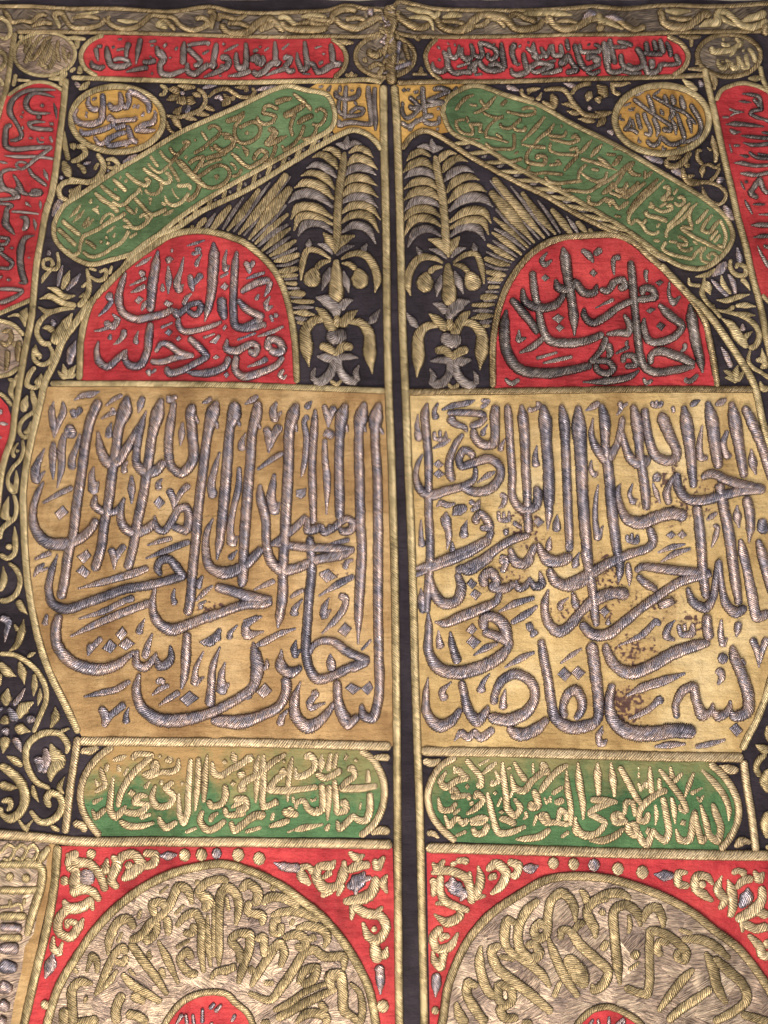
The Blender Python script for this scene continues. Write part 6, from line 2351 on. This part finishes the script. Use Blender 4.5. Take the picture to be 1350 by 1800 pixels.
# ------------------------------------------------------------------ embroidery charts
NAMES = {'k': ('dull_silver_letter', 'dull_silver_mark', 'silver_dot'), 's': ('silver_letter', 'silver_mark', 'silver_dot'), 'd': ('dull_silver_letter', 'dull_silver_mark', 'silver_dot'), 'g': ('gold_letter', 'gold_mark', 'gold_dot'),
         'b': ('gold_letter', 'gold_mark', 'gold_dot'), 'c': ('gold_letter', 'gold_mark', 'gold_dot'), 'o': ('wheel_letter', 'wheel_mark', 'gold_dot')}
BASE = {'wheel_left': 5.0, 'wheel_right': 5.0, 'hub_left': 5.8, 'hub_right': 5.6, 'green_band_left': 2.6, 'green_band_right': 2.6, 'lattice_panel_left': 2.8}
GROW = {'palm_tree_left': 1.12, 'palm_tree_right': 1.12, 'ray_fan_left': 1.2, 'ray_fan_right': 1.2, 'border_scroll_top': 1.35, 'wheel_left': 1.16, 'wheel_right': 1.16, 'vine_top_left': 1.15, 'medallion_top_left': 1.3, 'medallion_top_center': 1.25, 'medallion_top_right': 1.2, 'spandrel_left': 1.12, 'spandrel_right': 1.12, 'lattice_panel_left': 1.15}
HK = {'c': 0.20, 'o': 0.15, 'g': 0.34, 'b': 0.34}
chart = []
def read_chart(text):
    key = mat = None; nm = None; ox = oy = 0; sc = 1.0
    for ln in text.split('\n'):
        ln = ln.strip()
        if not ln: continue
        c = ln.split()
        if c[0] == '#':
            key = c[1]; mat = c[2] if len(c) > 2 else 's'; nm = c[3:5] if len(c) > 4 else None; continue
        if c[0] == '=': mat = c[1]; continue
        if c[0] == '@': ox, oy, sc = float(c[1]), float(c[2]), float(c[3])/1350.0; continue
        kd = c[0].split(':'); k = kd[0]; mm = kd[1] if len(kd) > 1 else mat
        if k == 'P':
            chart.append((key, mm, nm, 'P', [(ox+float(a)*sc, oy+float(b)*sc) for a, b in (q.split(',') for q in c[1:])])); continue
        wd = float(c[1]); cur_w = wd; pts = []
        if wd <= 0 or (len(c) > 2 and c[2].endswith(',0')): continue
        for q in c[2:]:
            a = q.split(',')
            if len(a) > 2: cur_w = float(a[2])
            pts.append((ox+float(a[0])*sc, oy+float(a[1])*sc, max(2.0, cur_w*sc)))
        if len(pts) == 1: pts.append((pts[0][0]+1, pts[0][1]+1, pts[0][2]))
        chart.append((key, mm, nm, k, pts))
read_chart(CHART)
read_chart('''# ray_fan_left o ray ray
@ 250 170 250
W 56 510,1265,24 555,1210,50 610,1150,40
W:d 40 590,1270,20 640,1190,40 700,1100,14
W 60 670,1270,30 740,1160,66 845,1030,40
W:d 34 650,1290,20 690,1260,14
W 44 450,1275,20 480,1240,40 500,1230,20''')
# the right-hand palm and rays are worked to the same drawing turned over
def mirror(p):
    ax = 685+(p[1]-260)/420.0*9.0
    return (2*ax-p[0], p[1]+6) + tuple(p[2:])
for (key, mm, nm, k, pts) in list(chart):
    if key in ('palm_tree_left', 'ray_fan_left'):
        m2 = mm
        chart.append((key.replace('left', 'right'), m2, nm, k, [mirror(p) for p in pts]))
cnt = 0
chart = [(k0, 'd' if (m0 == 's' and k0.startswith(('palm', 'ray'))) else m0, n0, k1, p0) for (k0, m0, n0, k1, p0) in chart]
for (key, mm, nm, k, pts) in chart:
    par = PAN[key]; ba = BASE.get(key, 2.3)+0.004*(cnt % 90); cnt += 1
    mat = MT[mm]
    if k == 'P':
        name = NAMES[mm][2] if not nm else nm[1]
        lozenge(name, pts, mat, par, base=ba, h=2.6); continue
    name = (nm[0] if k.isupper() else nm[1]) if nm else NAMES[mm][0 if k.isupper() else 1]
    hk = HK.get(mm, 0.46)
    if k.islower(): hk *= 0.62
    if key.startswith(('palm', 'ray', 'vine', 'leaf')): hk = 0.24
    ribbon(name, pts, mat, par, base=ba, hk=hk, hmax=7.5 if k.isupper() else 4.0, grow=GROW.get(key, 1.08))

# the worn seam: tufts of broken metal thread over the join of the two hangings
rnd = random.Random(5)
for i in range(34):
    y = rnd.uniform(6, 150); x = 684+rnd.uniform(-16, 16); L = rnd.uniform(7, 20); a = rnd.uniform(-1.1, 1.1) + (math.pi/2 if y > 60 else 0.4)
    dx, dy = L*0.5*math.cos(a), L*0.5*math.sin(a)
    ribbon('frayed_thread', [(x-dx, y-dy, 3.0), (x+rnd.uniform(-3, 3), y+rnd.uniform(-2, 2), rnd.uniform(4, 6.5)), (x+dx, y+dy, 2.4)], MT[rnd.choice('bbods')], cur, base=rnd.uniform(5.5, 9), hk=0.4)
